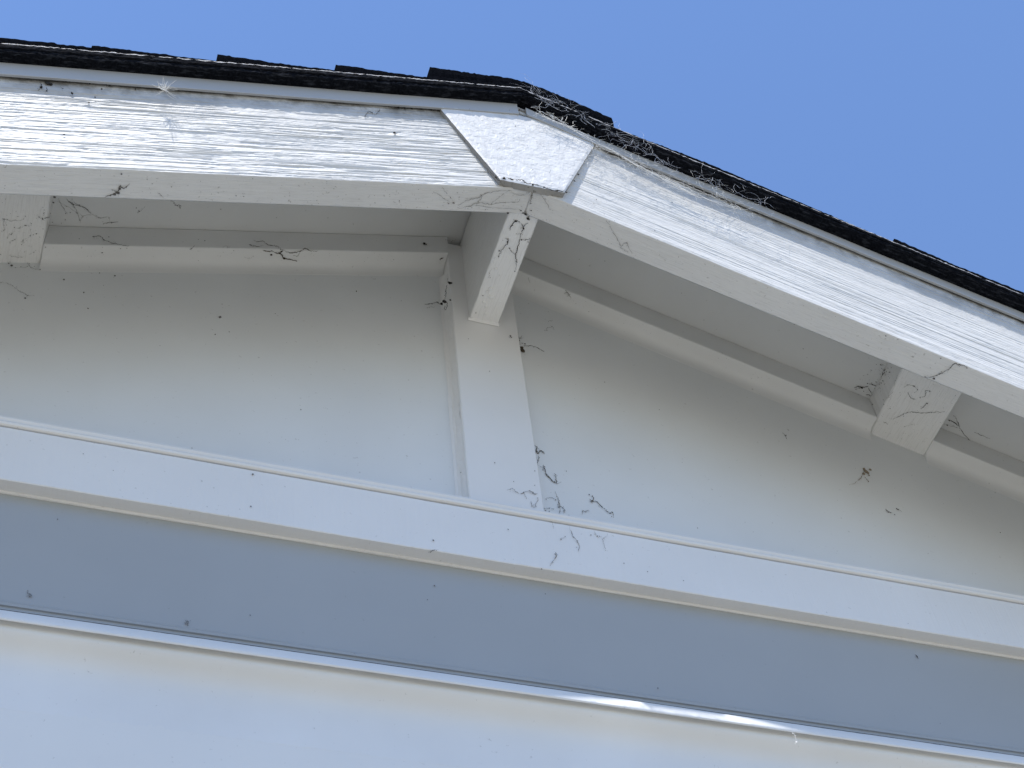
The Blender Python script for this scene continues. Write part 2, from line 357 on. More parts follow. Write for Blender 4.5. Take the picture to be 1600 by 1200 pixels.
THINGS = [
  ('web_tangle','dark knotted web debris hanging under the left rake board','web tangle','debris',None,[(0.0011,[(-0.5006,-0.1975,-0.1726),(-0.4969,-0.2004,-0.1713),(-0.4919,-0.2021,-0.1696),(-0.488,-0.2075,-0.1683),(-0.4871,-0.2128,-0.168),(-0.4836,-0.2111,-0.1668),(-0.4805,-0.2125,-0.1657),(-0.4774,-0.2164,-0.1646)]),(0.0006,[(-0.4947,-0.2082,-0.1706),(-0.4895,-0.2064,-0.1688),(-0.4865,-0.2023,-0.1677)])],[(0.0032,(-0.4884,-0.2044,-0.1684)),(0.0024,(-0.487,-0.2097,-0.1679)),(0.002,(-0.4914,-0.2021,-0.1694))]),
  ('web_tangle','small hooked dark debris on the back edge of the left rake board','web tangle','debris',None,[(0.0008,[(-0.4305,-0.197,-0.1486),(-0.4269,-0.1939,-0.1474),(-0.4246,-0.1903,-0.1466),(-0.4204,-0.191,-0.1451),(-0.4189,-0.1873,-0.1446)]),(0.0005,[(-0.4469,-0.2064,-0.1542),(-0.443,-0.2034,-0.1529),(-0.4401,-0.2014,-0.1519)])],[(0.0014,(-0.4232,-0.1902,-0.1461))]),
  ('cobweb','thin dark cobweb spreading over the soffit from the left lookout corner','cobweb','debris',None,[(0.0005,[(-0.5617,-0.0663,0.0065),(-0.5549,-0.0553,0.0088),(-0.5481,-0.0441,0.0112)]),(0.0006,[(-0.5519,-0.0668,0.0098),(-0.5431,-0.0579,0.0128),(-0.5373,-0.0467,0.0148),(-0.531,-0.0317,0.017)]),(0.0006,[(-0.5505,-0.064,0.0103),(-0.542,-0.058,0.0132),(-0.533,-0.0565,0.0163),(-0.5257,-0.0515,0.0188),(-0.5205,-0.0459,0.0206)]),(0.0004,[(-0.5313,-0.0346,0.0169),(-0.5299,-0.0412,0.0174),(-0.5192,-0.0445,0.0211),(-0.5084,-0.0399,0.0247),(-0.4995,-0.0414,0.0278),(-0.4962,-0.0337,0.0289),(-0.4871,-0.0345,0.032)]),(0.0006,[(-0.5039,-0.0315,0.0263),(-0.4961,-0.0333,0.0289),(-0.4871,-0.0345,0.032)]),(0.0004,[(-0.5465,-0.0671,0.0117),(-0.5388,-0.0588,0.0143),(-0.5317,-0.0549,0.0168),(-0.5229,-0.0473,0.0198)]),(0.0004,[(-0.4651,-0.049,0.0396),(-0.4603,-0.0558,0.0412),(-0.4586,-0.0596,0.0418)]),(0.0003,[(-0.5625,-0.0635,0.0062),(-0.5495,-0.0555,0.0107),(-0.5313,-0.0433,0.0169)])],[(0.0018,(-0.5652,-0.0683,0.0053)),(0.0016,(-0.5659,-0.0605,0.005)),(0.001,(-0.5426,-0.058,0.013)),(0.0012,(-0.5257,-0.0515,0.0188)),(0.0008,(-0.545,-0.0464,0.0122)),(0.0008,(-0.5492,-0.0353,0.0108)),(0.0007,(-0.553,-0.0301,0.0095)),(0.0009,(-0.5636,-0.0311,0.0058))]),
  ('cobweb','dirty net of web threads and specks under the leftmost lookout','cobweb','debris',None,[(0.0004,[(-0.6153,-0.0625,-0.0541),(-0.612,-0.0605,-0.053),(-0.6025,-0.0599,-0.0498),(-0.5943,-0.0609,-0.047),(-0.5907,-0.0669,-0.0457)]),(0.0006,[(-0.5728,-0.0628,-0.0396),(-0.5693,-0.0643,-0.0384),(-0.5658,-0.0663,-0.0372)]),(0.0004,[(-0.6153,-0.0631,-0.0542),(-0.6134,-0.0535,-0.0535),(-0.6121,-0.0452,-0.053),(-0.6155,-0.0429,-0.0542)]),(0.0004,[(-0.6046,-0.0278,-0.0505),(-0.6017,-0.03,-0.0495),(-0.5987,-0.0322,-0.0485)]),(0.0003,[(-0.5993,-0.0484,-0.0487),(-0.5947,-0.0493,-0.0471),(-0.5904,-0.0537,-0.0456),(-0.584,-0.0532,-0.0434)]),(0.0004,[(-0.5713,-0.0726,-0.0391),(-0.5718,-0.0677,-0.0393)]),(0.0003,[(-0.5846,-0.049,-0.0436),(-0.5823,-0.0377,-0.0429),(-0.5902,-0.0318,-0.0456),(-0.5891,-0.0261,-0.0452)]),(0.0003,[(-0.6073,-0.0341,-0.0514),(-0.6047,-0.0398,-0.0505),(-0.6001,-0.0456,-0.0489)]),(0.0004,[(-0.5793,-0.0688,-0.0418),(-0.5758,-0.0654,-0.0406),(-0.5724,-0.0642,-0.0395)]),(0.0003,[(-0.6038,-0.0092,-0.0502),(-0.5994,-0.0072,-0.0487),(-0.5918,-0.0059,-0.0461),(-0.5865,-0.0067,-0.0443)])],[(0.001,(-0.5837,-0.056,-0.0434)),(0.001,(-0.5901,-0.053,-0.0455)),(0.0012,(-0.5765,-0.0414,-0.0409)),(0.0008,(-0.5833,-0.0469,-0.0432)),(0.0008,(-0.5699,-0.0488,-0.0386)),(0.001,(-0.5901,-0.0303,-0.0455)),(0.0008,(-0.5911,-0.0249,-0.0459)),(0.0009,(-0.5758,-0.0659,-0.0406)),(0.001,(-0.6141,-0.0611,-0.0537)),(0.0008,(-0.5992,-0.0319,-0.0486)),(0.0007,(-0.5721,-0.0366,-0.0394)),(0.0011,(-0.5763,-0.0138,-0.0408)),(0.001,(-0.564,-0.0218,-0.0366)),(0.0009,(-0.5643,-0.0719,-0.0367)),(0.0008,(-0.5829,-0.0384,-0.0431))]),
  ('cobweb','web thread with a dark blob below the leftmost lookout','cobweb','debris',None,[(0.0004,[(-0.6155,0.0018,-0.0227),(-0.6088,0.0018,-0.035),(-0.6021,0.0018,-0.0472),(-0.5979,0.0018,-0.055)]),(0.0005,[(-0.5979,0.0018,-0.0256),(-0.5876,0.0018,-0.0323),(-0.582,0.0018,-0.0418),(-0.5779,0.0018,-0.0497),(-0.573,0.0018,-0.052),(-0.5649,0.0018,-0.0526)]),(0.0003,[(-0.5955,0.0018,-0.0593),(-0.5872,0.0018,-0.0552),(-0.5791,0.0018,-0.0491)])],[(0.0024,(-0.5982,0.0018,-0.0552)),(0.0012,(-0.6024,0.0018,-0.0519)),(0.0013,(-0.5653,0.0018,-0.0513)),(0.001,(-0.5866,0.0018,-0.033))]),
  ('cobweb','fine stray web thread on the upper wall at far left','cobweb','debris',None,[(0.0005,[(-0.6053,0.0018,-0.0924),(-0.5951,0.0018,-0.0934),(-0.5892,0.0018,-0.0957),(-0.5825,0.0018,-0.1023),(-0.5741,0.0018,-0.1063),(-0.5692,0.0018,-0.1091),(-0.5631,0.0018,-0.1054)])],[(0.0016,(-0.5725,0.0018,-0.1146))]),
  ('thread','single long bent dark thread stuck on the left soffit strip','thread','debris',None,[(0.0008,[(-0.5138,-0.0268,-0.0009),(-0.505,-0.0268,0.0041),(-0.4997,-0.0268,-0.0009),(-0.4933,-0.0268,-0.0049),(-0.4803,-0.0268,-0.0053),(-0.4731,-0.0268,-0.0059),(-0.468,-0.0268,-0.0045)])],[(0.0009,(-0.5121,-0.0268,-0.0002)),(0.001,(-0.4703,-0.023,-0.0047)),(0.0014,(-0.4981,-0.0152,-0.0142)),(0.001,(-0.4776,-0.0221,-0.0072)),(0.001,(-0.5281,-0.0268,-0.0112))]),
  ('web_tangle','large tangled brown debris hanging along the left wall trim','web tangle','brown',None,[(0.0009,[(-0.3201,-0.0268,0.0564),(-0.3163,-0.0268,0.0556),(-0.3068,-0.0268,0.0558)]),(0.0006,[(-0.3151,-0.0268,0.0686),(-0.3086,-0.0268,0.0677),(-0.3024,-0.0268,0.0712),(-0.2945,-0.0268,0.0651),(-0.2856,-0.0268,0.0662),(-0.2777,-0.0268,0.0623)]),(0.0011,[(-0.3011,-0.0246,0.0532),(-0.2969,-0.0224,0.0547),(-0.2894,-0.0226,0.0572),(-0.28,-0.0197,0.0605),(-0.2737,-0.0261,0.0626)]),(0.0009,[(-0.2763,-0.026,0.0617),(-0.2637,-0.0209,0.066),(-0.254,-0.0235,0.0693),(-0.2493,-0.0252,0.071),(-0.2462,-0.0287,0.072),(-0.239,-0.0251,0.0745),(-0.2297,-0.0244,0.0777)]),(0.0013,[(-0.2803,-0.0212,0.0603),(-0.275,-0.0174,0.0621),(-0.2707,-0.012,0.0636),(-0.2613,-0.0099,0.0668),(-0.2531,-0.0077,0.0696)]),(0.0005,[(-0.259,-0.017,0.0676),(-0.2536,-0.0156,0.0695),(-0.2515,-0.0235,0.0702)]),(0.0008,[(-0.2446,0.0017,0.0726),(-0.2402,0.0065,0.0741)]),(0.0006,[(-0.2447,-0.0047,0.0725),(-0.2391,0.0,0.0744)])],[(0.0024,(-0.2707,-0.012,0.0636)),(0.002,(-0.2889,-0.0171,0.0574)),(0.0016,(-0.2768,-0.0229,0.0615)),(0.0018,(-0.2781,-0.0197,0.0611)),(0.0009,(-0.2538,-0.008,0.0694)),(0.0008,(-0.2483,-0.0025,0.0713)),(0.0011,(-0.2426,-0.0039,0.0733))]),
  ('crumb','small wispy thread crumbs on the left trim,left of the big tangle','crumb','debris',None,[(0.0006,[(-0.3935,-0.0229,0.0216),(-0.3915,-0.0252,0.0223),(-0.3893,-0.0298,0.023)]),(0.0004,[(-0.3533,-0.027,0.0353),(-0.3508,-0.0298,0.0362),(-0.345,-0.028,0.0382)]),(0.0003,[(-0.3237,-0.0131,0.0455),(-0.3158,-0.011,0.0482),(-0.3129,-0.015,0.0492)])],[(0.001,(-0.3385,-0.0225,0.0404)),(0.0008,(-0.3803,-0.0057,0.0261))]),
  ('dead_spider','dead dark spider shaped clump on the left edge of the batten','dead insect','black',None,[(0.001,[(-0.0737,0.0018,0.0455),(-0.0641,0.0018,0.0502),(-0.0558,0.0018,0.057),(-0.0528,0.0018,0.0541),(-0.0461,0.0018,0.0604)]),(0.0009,[(-0.0522,-0.0202,0.0335),(-0.0498,-0.0202,0.0501),(-0.0477,-0.0202,0.0694)]),(0.0009,[(-0.0533,-0.0202,0.0266),(-0.0494,-0.0202,0.0267),(-0.0508,-0.0202,0.0159),(-0.0534,-0.0202,0.0094)]),(0.0007,[(-0.0541,-0.0202,0.0122),(-0.0529,-0.0202,0.0203)]),(0.0004,[(-0.0709,0.0018,0.0387),(-0.0595,0.0018,0.0452)])],[(0.0026,(-0.0532,-0.0202,0.0292)),(0.0023,(-0.0575,-0.0202,0.0226)),(0.0016,(-0.0446,-0.0202,0.0356))]),
  ('pellet','small black pellet on the batten edge above the spider clump','pellet','black',None,[(0.0005,[(-0.0465,-0.0202,0.0833),(-0.0452,-0.0202,0.077)])],[(0.0022,(-0.0436,-0.0202,0.077)),(0.0016,(-0.0412,-0.0202,0.0776))]),
  ('nest_lump','dark brown nest lump on the right batten edge below the beam','nest lump','brown',None,[(0.0007,[(0.0646,0.0018,-0.0031),(0.0746,0.0018,0.0001),(0.084,0.0018,-0.0019),(0.0901,0.0018,-0.0055),(0.0932,0.0018,-0.0065)]),(0.0005,[(0.0567,0.0018,0.0249),(0.058,0.0018,0.0125),(0.0582,0.0018,-0.0026)]),(0.0005,[(0.0635,0.0018,0.0194),(0.0587,0.0018,0.0114),(0.0647,0.0018,0.0147)]),(0.0004,[(0.0604,0.0018,0.0031),(0.0659,0.0018,0.0024),(0.0646,0.0018,-0.0031)])],[(0.0036,(0.0603,0.0018,-0.0145)),(0.0026,(0.0601,0.0018,-0.0083)),(0.001,(0.0568,0.0018,0.0254)),(0.001,(0.0659,0.0018,0.0019)),(0.001,(0.0582,0.0018,0.0062))]),
  ('dirt_fleck','tiny bent dark fleck beside the beam end on the batten','dirt','debris',None,[(0.0008,[(0.0355,-0.0202,-0.0171),(0.0368,-0.0202,-0.0204),(0.0375,-0.0202,-0.0214)])],[(0.0008,(-0.0241,-0.0202,-0.0448))]),
  ('lint_tuft','brown smudge of lint on the left trim end near the ridge beam','lint','brown',None,[(0.0009,[(-0.0526,-0.0145,0.1383),(-0.0508,-0.0168,0.1389),(-0.049,-0.0192,0.1395)])],[(0.0013,(-0.0511,-0.0168,0.1388)),(0.0011,(-0.062,-0.0039,0.1351))]),
  ('pellet','dark seed like pellet on the left soffit strip beside the ridge beam','pellet','black',None,[(0.0005,[(-0.0454,-0.0268,0.1736),(-0.0371,-0.0268,0.1739),(-0.0299,-0.0268,0.1825)])],[(0.0018,(-0.0784,-0.0268,0.1513)),(0.0016,(-0.0757,-0.0268,0.1506))]),
  ('cobweb','dark branching cobweb with black crumbs under the ridge beam','cobweb','black',None,[(0.001,[(-0.0111,-0.1683,-0.0012),(-0.0106,-0.1774,-0.0012),(-0.0076,-0.1841,-0.0012),(-0.0038,-0.1831,-0.0012)]),(0.0007,[(-0.0041,-0.184,-0.0012),(0.0024,-0.1798,-0.0012),(0.0058,-0.1747,-0.0012),(0.005,-0.1665,-0.0012),(0.0058,-0.1586,-0.0012),(0.0072,-0.1489,-0.0012),(0.0083,-0.1349,-0.0012),(0.0128,-0.1237,-0.0012),(0.0155,-0.1099,-0.0012)]),(0.0009,[(-0.0002,-0.2008,-0.0012),(0.006,-0.1926,-0.0012),(0.0095,-0.1896,-0.0012)]),(0.0008,[(-0.0139,-0.1555,-0.0012),(-0.0086,-0.1549,-0.0012),(-0.0076,-0.1491,-0.0012),(-0.0098,-0.1424,-0.0012),(-0.0122,-0.1336,-0.0012),(-0.0125,-0.1264,-0.0012)]),(0.0007,[(0.0074,-0.1591,-0.0012),(0.0141,-0.1598,-0.0012),(0.0183,-0.1629,-0.0012)]),(0.0006,[(-0.0028,-0.1422,-0.0012),(0.0022,-0.1374,-0.0012)]),(0.0005,[(-0.0148,-0.0917,-0.0012),(-0.0158,-0.0977,-0.0012),(-0.0158,-0.106,-0.0012)]),(0.0006,[(-0.0067,-0.1972,-0.0012),(-0.0016,-0.1975,-0.0012),(0.0034,-0.1978,-0.0012),(0.0094,-0.2004,-0.0012)]),(0.0006,[(0.0036,-0.1761,-0.0012),(0.0056,-0.1806,-0.0012),(0.0092,-0.1855,-0.0012)]),(0.0004,[(-0.0014,-0.1648,-0.0012),(0.0031,-0.167,-0.0012),(0.0066,-0.1669,-0.0012)]),(0.0005,[(0.0022,-0.1374,-0.0012),(0.0086,-0.134,-0.0012)]),(0.0008,[(0.0052,-0.2052,-0.0012),(0.0058,-0.1985,-0.0012),(0.0066,-0.1908,-0.0012)])],[(0.0024,(0.0066,-0.1908,-0.0012)),(0.0018,(-0.0074,-0.1836,-0.0012)),(0.0016,(0.0013,-0.1963,-0.0012)),(0.0014,(0.0055,-0.1756,-0.0012)),(0.0016,(-0.023,-0.197,-0.0091)),(0.001,(-0.0082,-0.1509,-0.0012)),(0.001,(-0.0028,-0.1422,-0.0012)),(0.0012,(0.0085,-0.1583,-0.0012)),(0.0011,(0.0175,-0.1576,-0.0012)),(0.0009,(-0.0125,-0.1264,-0.0012)),(0.0007,(-0.0142,-0.0623,-0.0012)),(0.0008,(-0.015,-0.0331,-0.0012)),(0.001,(0.015,-0.1098,-0.0012)),(0.0013,(-0.0066,-0.2016,-0.0035)),(0.0012,(0.006,-0.2048,-0.0033)),(0.0009,(-0.0144,-0.1351,-0.0012))]),
  ('cobweb','web threads fanning across the rake board joint below the peak block','cobweb','web',None,[(0.0006,[(-0.0939,-0.1997,-0.0333),(-0.08,-0.2042,-0.0286),(-0.0667,-0.2105,-0.024),(-0.0492,-0.2094,-0.0181),(-0.0331,-0.213,-0.0125),(-0.016,-0.2138,-0.0067),(-0.0127,-0.2198,-0.0056)]),(0.0006,[(-0.0922,-0.2055,-0.0328),(-0.0829,-0.2136,-0.0296),(-0.0691,-0.218,-0.0248),(-0.0611,-0.2251,-0.0221),(-0.0502,-0.2285,-0.0184),(-0.0353,-0.2302,-0.0133)]),(0.0006,[(-0.0681,-0.2095,-0.0245),(-0.0654,-0.2173,-0.0236),(-0.0664,-0.2229,-0.0239)]),(0.0005,[(-0.0495,-0.2104,-0.0182),(-0.0424,-0.2203,-0.0157),(-0.0336,-0.2303,-0.0127),(-0.0282,-0.2296,-0.0109)]),(0.0005,[(-0.0333,-0.2293,-0.0126),(-0.0215,-0.2251,-0.0086),(-0.0092,-0.2248,-0.0043),(-0.0028,-0.2319,-0.0022)]),(0.0005,[(-0.131,-0.2244,-0.046),(-0.1215,-0.2202,-0.0428),(-0.1112,-0.2132,-0.0393),(-0.1016,-0.2089,-0.036)]),(0.0004,[(-0.1215,-0.2314,-0.0428),(-0.1123,-0.2225,-0.0397),(-0.1008,-0.2118,-0.0357)]),(0.0007,[(-0.0003,-0.2299,-0.0011),(0.0009,-0.2208,-0.0015),(0.0022,-0.2117,-0.0019)]),(0.0005,[(0.0087,-0.2323,-0.0042),(0.0177,-0.225,-0.0073),(0.0272,-0.216,-0.0105)]),(0.0004,[(-0.0959,-0.2177,-0.034),(-0.0788,-0.2166,-0.0282),(-0.066,-0.2191,-0.0238)]),(0.0004,[(-0.08,-0.2042,-0.0286),(-0.0619,-0.2059,-0.0224),(-0.0372,-0.2041,-0.0139),(-0.0107,-0.2034,-0.0049)])],[(0.002,(-0.0991,-0.2088,-0.0351)),(0.0014,(-0.1055,-0.2078,-0.0373)),(0.0012,(-0.0667,-0.2214,-0.024)),(0.0008,(-0.0668,-0.2162,-0.0241)),(0.0008,(-0.0546,-0.2009,-0.0199))]),
  ('cobweb','drooping web strand on the underside of the right rake board','cobweb','web',None,[(0.0006,[(0.0931,-0.2326,-0.0331),(0.1042,-0.2228,-0.0369),(0.1154,-0.2129,-0.0407),(0.1215,-0.2065,-0.0428),(0.1256,-0.2132,-0.0442),(0.1374,-0.2019,-0.0482)]),(0.0005,[(0.1209,-0.2047,-0.0426),(0.1267,-0.2029,-0.0446),(0.132,-0.2024,-0.0464)])],[(0.001,(0.1267,-0.2138,-0.0446))]),
  ('twig','long bent dark twig hanging off the right rake board','twig','debris',None,[(0.001,[(0.5157,-0.1974,-0.1778),(0.5234,-0.2007,-0.1804),(0.5286,-0.2066,-0.1822),(0.5322,-0.2133,-0.1834),(0.5369,-0.2213,-0.185),(0.5384,-0.2307,-0.1855),(0.5439,-0.232,-0.1874),(0.5491,-0.234,-0.1892),(0.5548,-0.2323,-0.1911)])],[(0.0024,(0.5273,-0.2004,-0.1817)),(0.0012,(0.517,-0.1986,-0.1782)),(0.0011,(0.5543,-0.232,-0.191))]),
  ('cobweb','curly loop of web with dark knots under the right lookout','cobweb','debris',None,[(0.0005,[(0.5879,-0.0886,-0.0448),(0.5911,-0.0935,-0.0459),(0.5981,-0.0958,-0.0483),(0.6051,-0.0925,-0.0507),(0.6038,-0.0865,-0.0502)]),(0.0006,[(0.5957,-0.0822,-0.0474),(0.6031,-0.0764,-0.05),(0.6084,-0.0769,-0.0518)]),(0.0006,[(0.6129,-0.0816,-0.0533),(0.6174,-0.0866,-0.0549),(0.6169,-0.0934,-0.0547),(0.615,-0.096,-0.054),(0.6213,-0.0984,-0.0562)]),(0.0006,[(0.6218,-0.0658,-0.0564),(0.6244,-0.0717,-0.0573),(0.6253,-0.0785,-0.0576)]),(0.0006,[(0.5955,-0.0309,-0.0474),(0.6027,-0.0421,-0.0498),(0.6092,-0.0519,-0.0521),(0.614,-0.0562,-0.0537),(0.627,-0.0606,-0.0582),(0.6416,-0.0702,-0.0631),(0.651,-0.0762,-0.0664)]),(0.0005,[(0.5894,-0.0231,-0.0453),(0.5957,-0.0228,-0.0475)]),(0.0004,[(0.5787,-0.0731,-0.0416),(0.5807,-0.0599,-0.0423)]),(0.0004,[(0.6153,-0.0298,-0.0542),(0.625,-0.0387,-0.0575)]),(0.0004,[(0.5757,-0.059,-0.0406),(0.577,-0.0651,-0.041),(0.5781,-0.0746,-0.0414)]),(0.0004,[(0.5735,-0.102,-0.0398),(0.5741,-0.0919,-0.0401),(0.5759,-0.0822,-0.0407)])],[(0.0013,(0.599,-0.0954,-0.0486)),(0.0012,(0.62,-0.0977,-0.0558)),(0.0013,(0.6255,-0.0782,-0.0576)),(0.001,(0.6051,-0.0925,-0.0507)),(0.0009,(0.5918,-0.0238,-0.0461)),(0.0009,(0.5732,-0.0568,-0.0397)),(0.001,(0.5769,-0.0504,-0.041)),(0.0008,(0.5869,-0.048,-0.0444)),(0.0011,(0.6496,-0.1153,-0.0659)),(0.0008,(0.6518,-0.1067,-0.0666))]),
  ('cobweb','sooty web lump in the corner where the right lookout meets the soffit','cobweb','soot',None,[(0.0008,[(0.5532,-0.0335,0.0094),(0.5579,-0.0387,0.0078),(0.5642,-0.0402,0.0056),(0.5692,-0.0447,0.0039)]),(0.0008,[(0.5557,-0.0311,0.0086),(0.56,-0.0371,0.0071),(0.5663,-0.0404,0.0049)]),(0.0009,[(0.5693,-0.0492,0.0039),(0.5739,-0.0498,0.0023),(0.5799,-0.0503,0.0003),(0.5899,-0.0484,-0.0032)]),(0.0008,[(0.5702,-0.0425,0.0036),(0.5751,-0.0378,0.0019),(0.583,-0.0329,-0.0008),(0.5857,-0.0361,-0.0017)]),(0.0007,[(0.5726,-0.031,0.0028),(0.5789,-0.0325,0.0006),(0.5856,-0.0333,-0.0017)]),(0.0006,[(0.5731,-0.0111,0.0026),(0.5809,-0.0189,-0.0001),(0.5892,-0.016,-0.0029)]),(0.0006,[(0.5699,-0.08,0.0037),(0.5803,-0.0783,0.0001),(0.5879,-0.077,-0.0025)]),(0.0006,[(0.5792,-0.0777,0.0005),(0.5809,-0.0679,-0.0001),(0.5797,-0.0583,0.0003)])],[(0.0046,(0.5822,-0.0758,-0.0005)),(0.0036,(0.5844,-0.0814,-0.0013)),(0.003,(0.5874,-0.0883,-0.0023)),(0.0026,(0.5795,-0.0726,0.0004)),(0.0024,(0.5857,-0.0453,-0.0017)),(0.0026,(0.5865,-0.0619,-0.002)),(0.0024,(0.5876,-0.0715,-0.0024)),(0.0024,(0.5861,-0.0382,-0.0019)),(0.0016,(0.5844,-0.0327,-0.0013)),(0.0016,(0.5623,-0.0383,0.0063)),(0.002,(0.5857,-0.0847,-0.0017)),(0.0016,(0.5714,-0.0102,0.0032))]),
  ('straw','straight dark straw stuck on the soffit right of the right lookout','straw','debris',None,[(0.0011,[(0.6859,-0.0432,-0.036),(0.6929,-0.0433,-0.0384),(0.7009,-0.0412,-0.0412),(0.7158,-0.0307,-0.0463),(0.7341,-0.022,-0.0525)]),(0.0009,[(0.6917,-0.0528,-0.038),(0.6988,-0.0455,-0.0404),(0.7033,-0.0406,-0.042)]),(0.0006,[(0.7251,-0.0404,-0.0494),(0.736,-0.0408,-0.0532),(0.7474,-0.0405,-0.0571)]),(0.0005,[(0.6858,-0.0348,-0.036),(0.6961,-0.0367,-0.0395),(0.7042,-0.0374,-0.0423)])],[(0.0018,(0.6878,-0.0429,-0.0367)),(0.0013,(0.7338,-0.0222,-0.0524)),(0.0016,(0.6887,-0.0346,-0.037))]),
  ('thread','thin dark thread hanging from the lower right lookout corner','thread','debris',None,[(0.0005,[(0.5961,0.0018,-0.0147),(0.5908,0.0018,-0.0269),(0.5857,0.0018,-0.0358)]),(0.0005,[(0.6956,0.0018,-0.0193),(0.6803,0.0018,-0.0405),(0.6693,0.0018,-0.0539)])],[]),
  ('crumb','small branching crumb on the right wall trim near the beam','crumb','debris',None,[(0.0008,[(0.1278,-0.0193,0.1125),(0.1308,-0.0242,0.1115),(0.1348,-0.0205,0.1101),(0.1388,-0.0168,0.1088)]),(0.0006,[(0.1286,-0.0254,0.1123),(0.1334,-0.0221,0.1106)]),(0.0005,[(0.0751,-0.0213,0.1306),(0.0794,-0.0166,0.1291)])],[(0.0011,(0.1303,-0.0228,0.1117)),(0.001,(0.0991,-0.0018,0.1224)),(0.001,(0.1681,-0.0075,0.0988))]),
  ('thread','tiny cluster of grey thread on the upper wall right of the batten','thread','debris',None,[(0.0005,[(0.0996,0.0018,0.0438),(0.1061,0.0018,0.052),(0.1112,0.0018,0.0552),(0.1134,0.0018,0.0499)]),(0.0004,[(0.108,0.0018,0.0692),(0.1139,0.0018,0.0712)])],[(0.0007,(0.1015,0.0018,0.0445))]),
  ('dried_leaf','pale brown dried leaf scrap stuck on the right upper wall','leaf scrap','tan',None,[(0.0009,[(0.5296,0.0018,-0.1547),(0.5357,0.0018,-0.1467),(0.5416,0.0018,-0.1354)]),(0.0007,[(0.541,0.0018,-0.1453),(0.5448,0.0018,-0.1547)]),(0.0004,[(0.5108,0.0018,-0.169),(0.5212,0.0018,-0.1626),(0.5315,0.0018,-0.1526)])],[(0.0038,(0.5467,0.0018,-0.1325)),(0.0035,(0.5491,0.0018,-0.1351)),(0.003,(0.5419,0.0018,-0.1386)),(0.0024,(0.5553,0.0018,-0.127)),(0.0026,(0.5451,0.0018,-0.128)),(0.002,(0.5493,0.0018,-0.1399))]),
  ('sliver','pair of short dark slivers on the right wall left of the leaf scrap','sliver','debris',None,[(0.0007,[(0.4332,0.0018,-0.0838),(0.4353,0.0018,-0.088),(0.4364,0.0018,-0.0955)]),(0.0006,[(0.4427,0.0018,-0.0724),(0.4439,0.0018,-0.0754)])],[(0.0007,(0.4968,0.0018,-0.0915)),(0.0007,(0.514,0.0018,-0.0191))]),
  ('paint_flake','two grey flakes low on the right wall','flakes','debris',None,[(0.001,[(0.5537,0.0018,-0.2064),(0.5566,0.0018,-0.21),(0.5605,0.0018,-0.2116)]),(0.0008,[(0.5726,0.0018,-0.2003),(0.575,0.0018,-0.2025)])],[]),
  ('thread','wavy dark thread on the right batten edge,upper one of two','thread','debris',None,[(0.0012,[(0.0571,0.0018,-0.209),(0.0606,0.0018,-0.2134),(0.059,0.0018,-0.2214),(0.0611,0.0018,-0.2246),(0.0631,0.0018,-0.2203),(0.0659,0.0018,-0.2188),(0.0683,0.0018,-0.2204),(0.0698,0.0018,-0.2237)]),(0.0007,[(0.0622,0.0018,-0.2288),(0.0604,0.0018,-0.2359),(0.0573,0.0018,-0.2456)])],[(0.0017,(0.0598,0.0018,-0.2219)),(0.0012,(0.0575,0.0018,-0.2456))]),
  ('thread','forked dark thread on the right batten edge,lower one of two','thread','debris',None,[(0.0008,[(0.0656,0.0018,-0.2457),(0.0665,0.0018,-0.252),(0.0682,0.0018,-0.2604)]),(0.0017,[(0.0672,0.0018,-0.2606),(0.0717,0.0018,-0.2667),(0.0761,0.0018,-0.2736)]),(0.0009,[(0.0789,0.0018,-0.2576),(0.0802,0.0018,-0.2646),(0.0793,0.0018,-0.2727),(0.0804,0.0018,-0.276)]),(0.0004,[(0.0572,0.0018,-0.2471),(0.0631,0.0018,-0.25),(0.0657,0.0018,-0.2552)])],[(0.0017,(0.0771,0.0018,-0.2733))]),
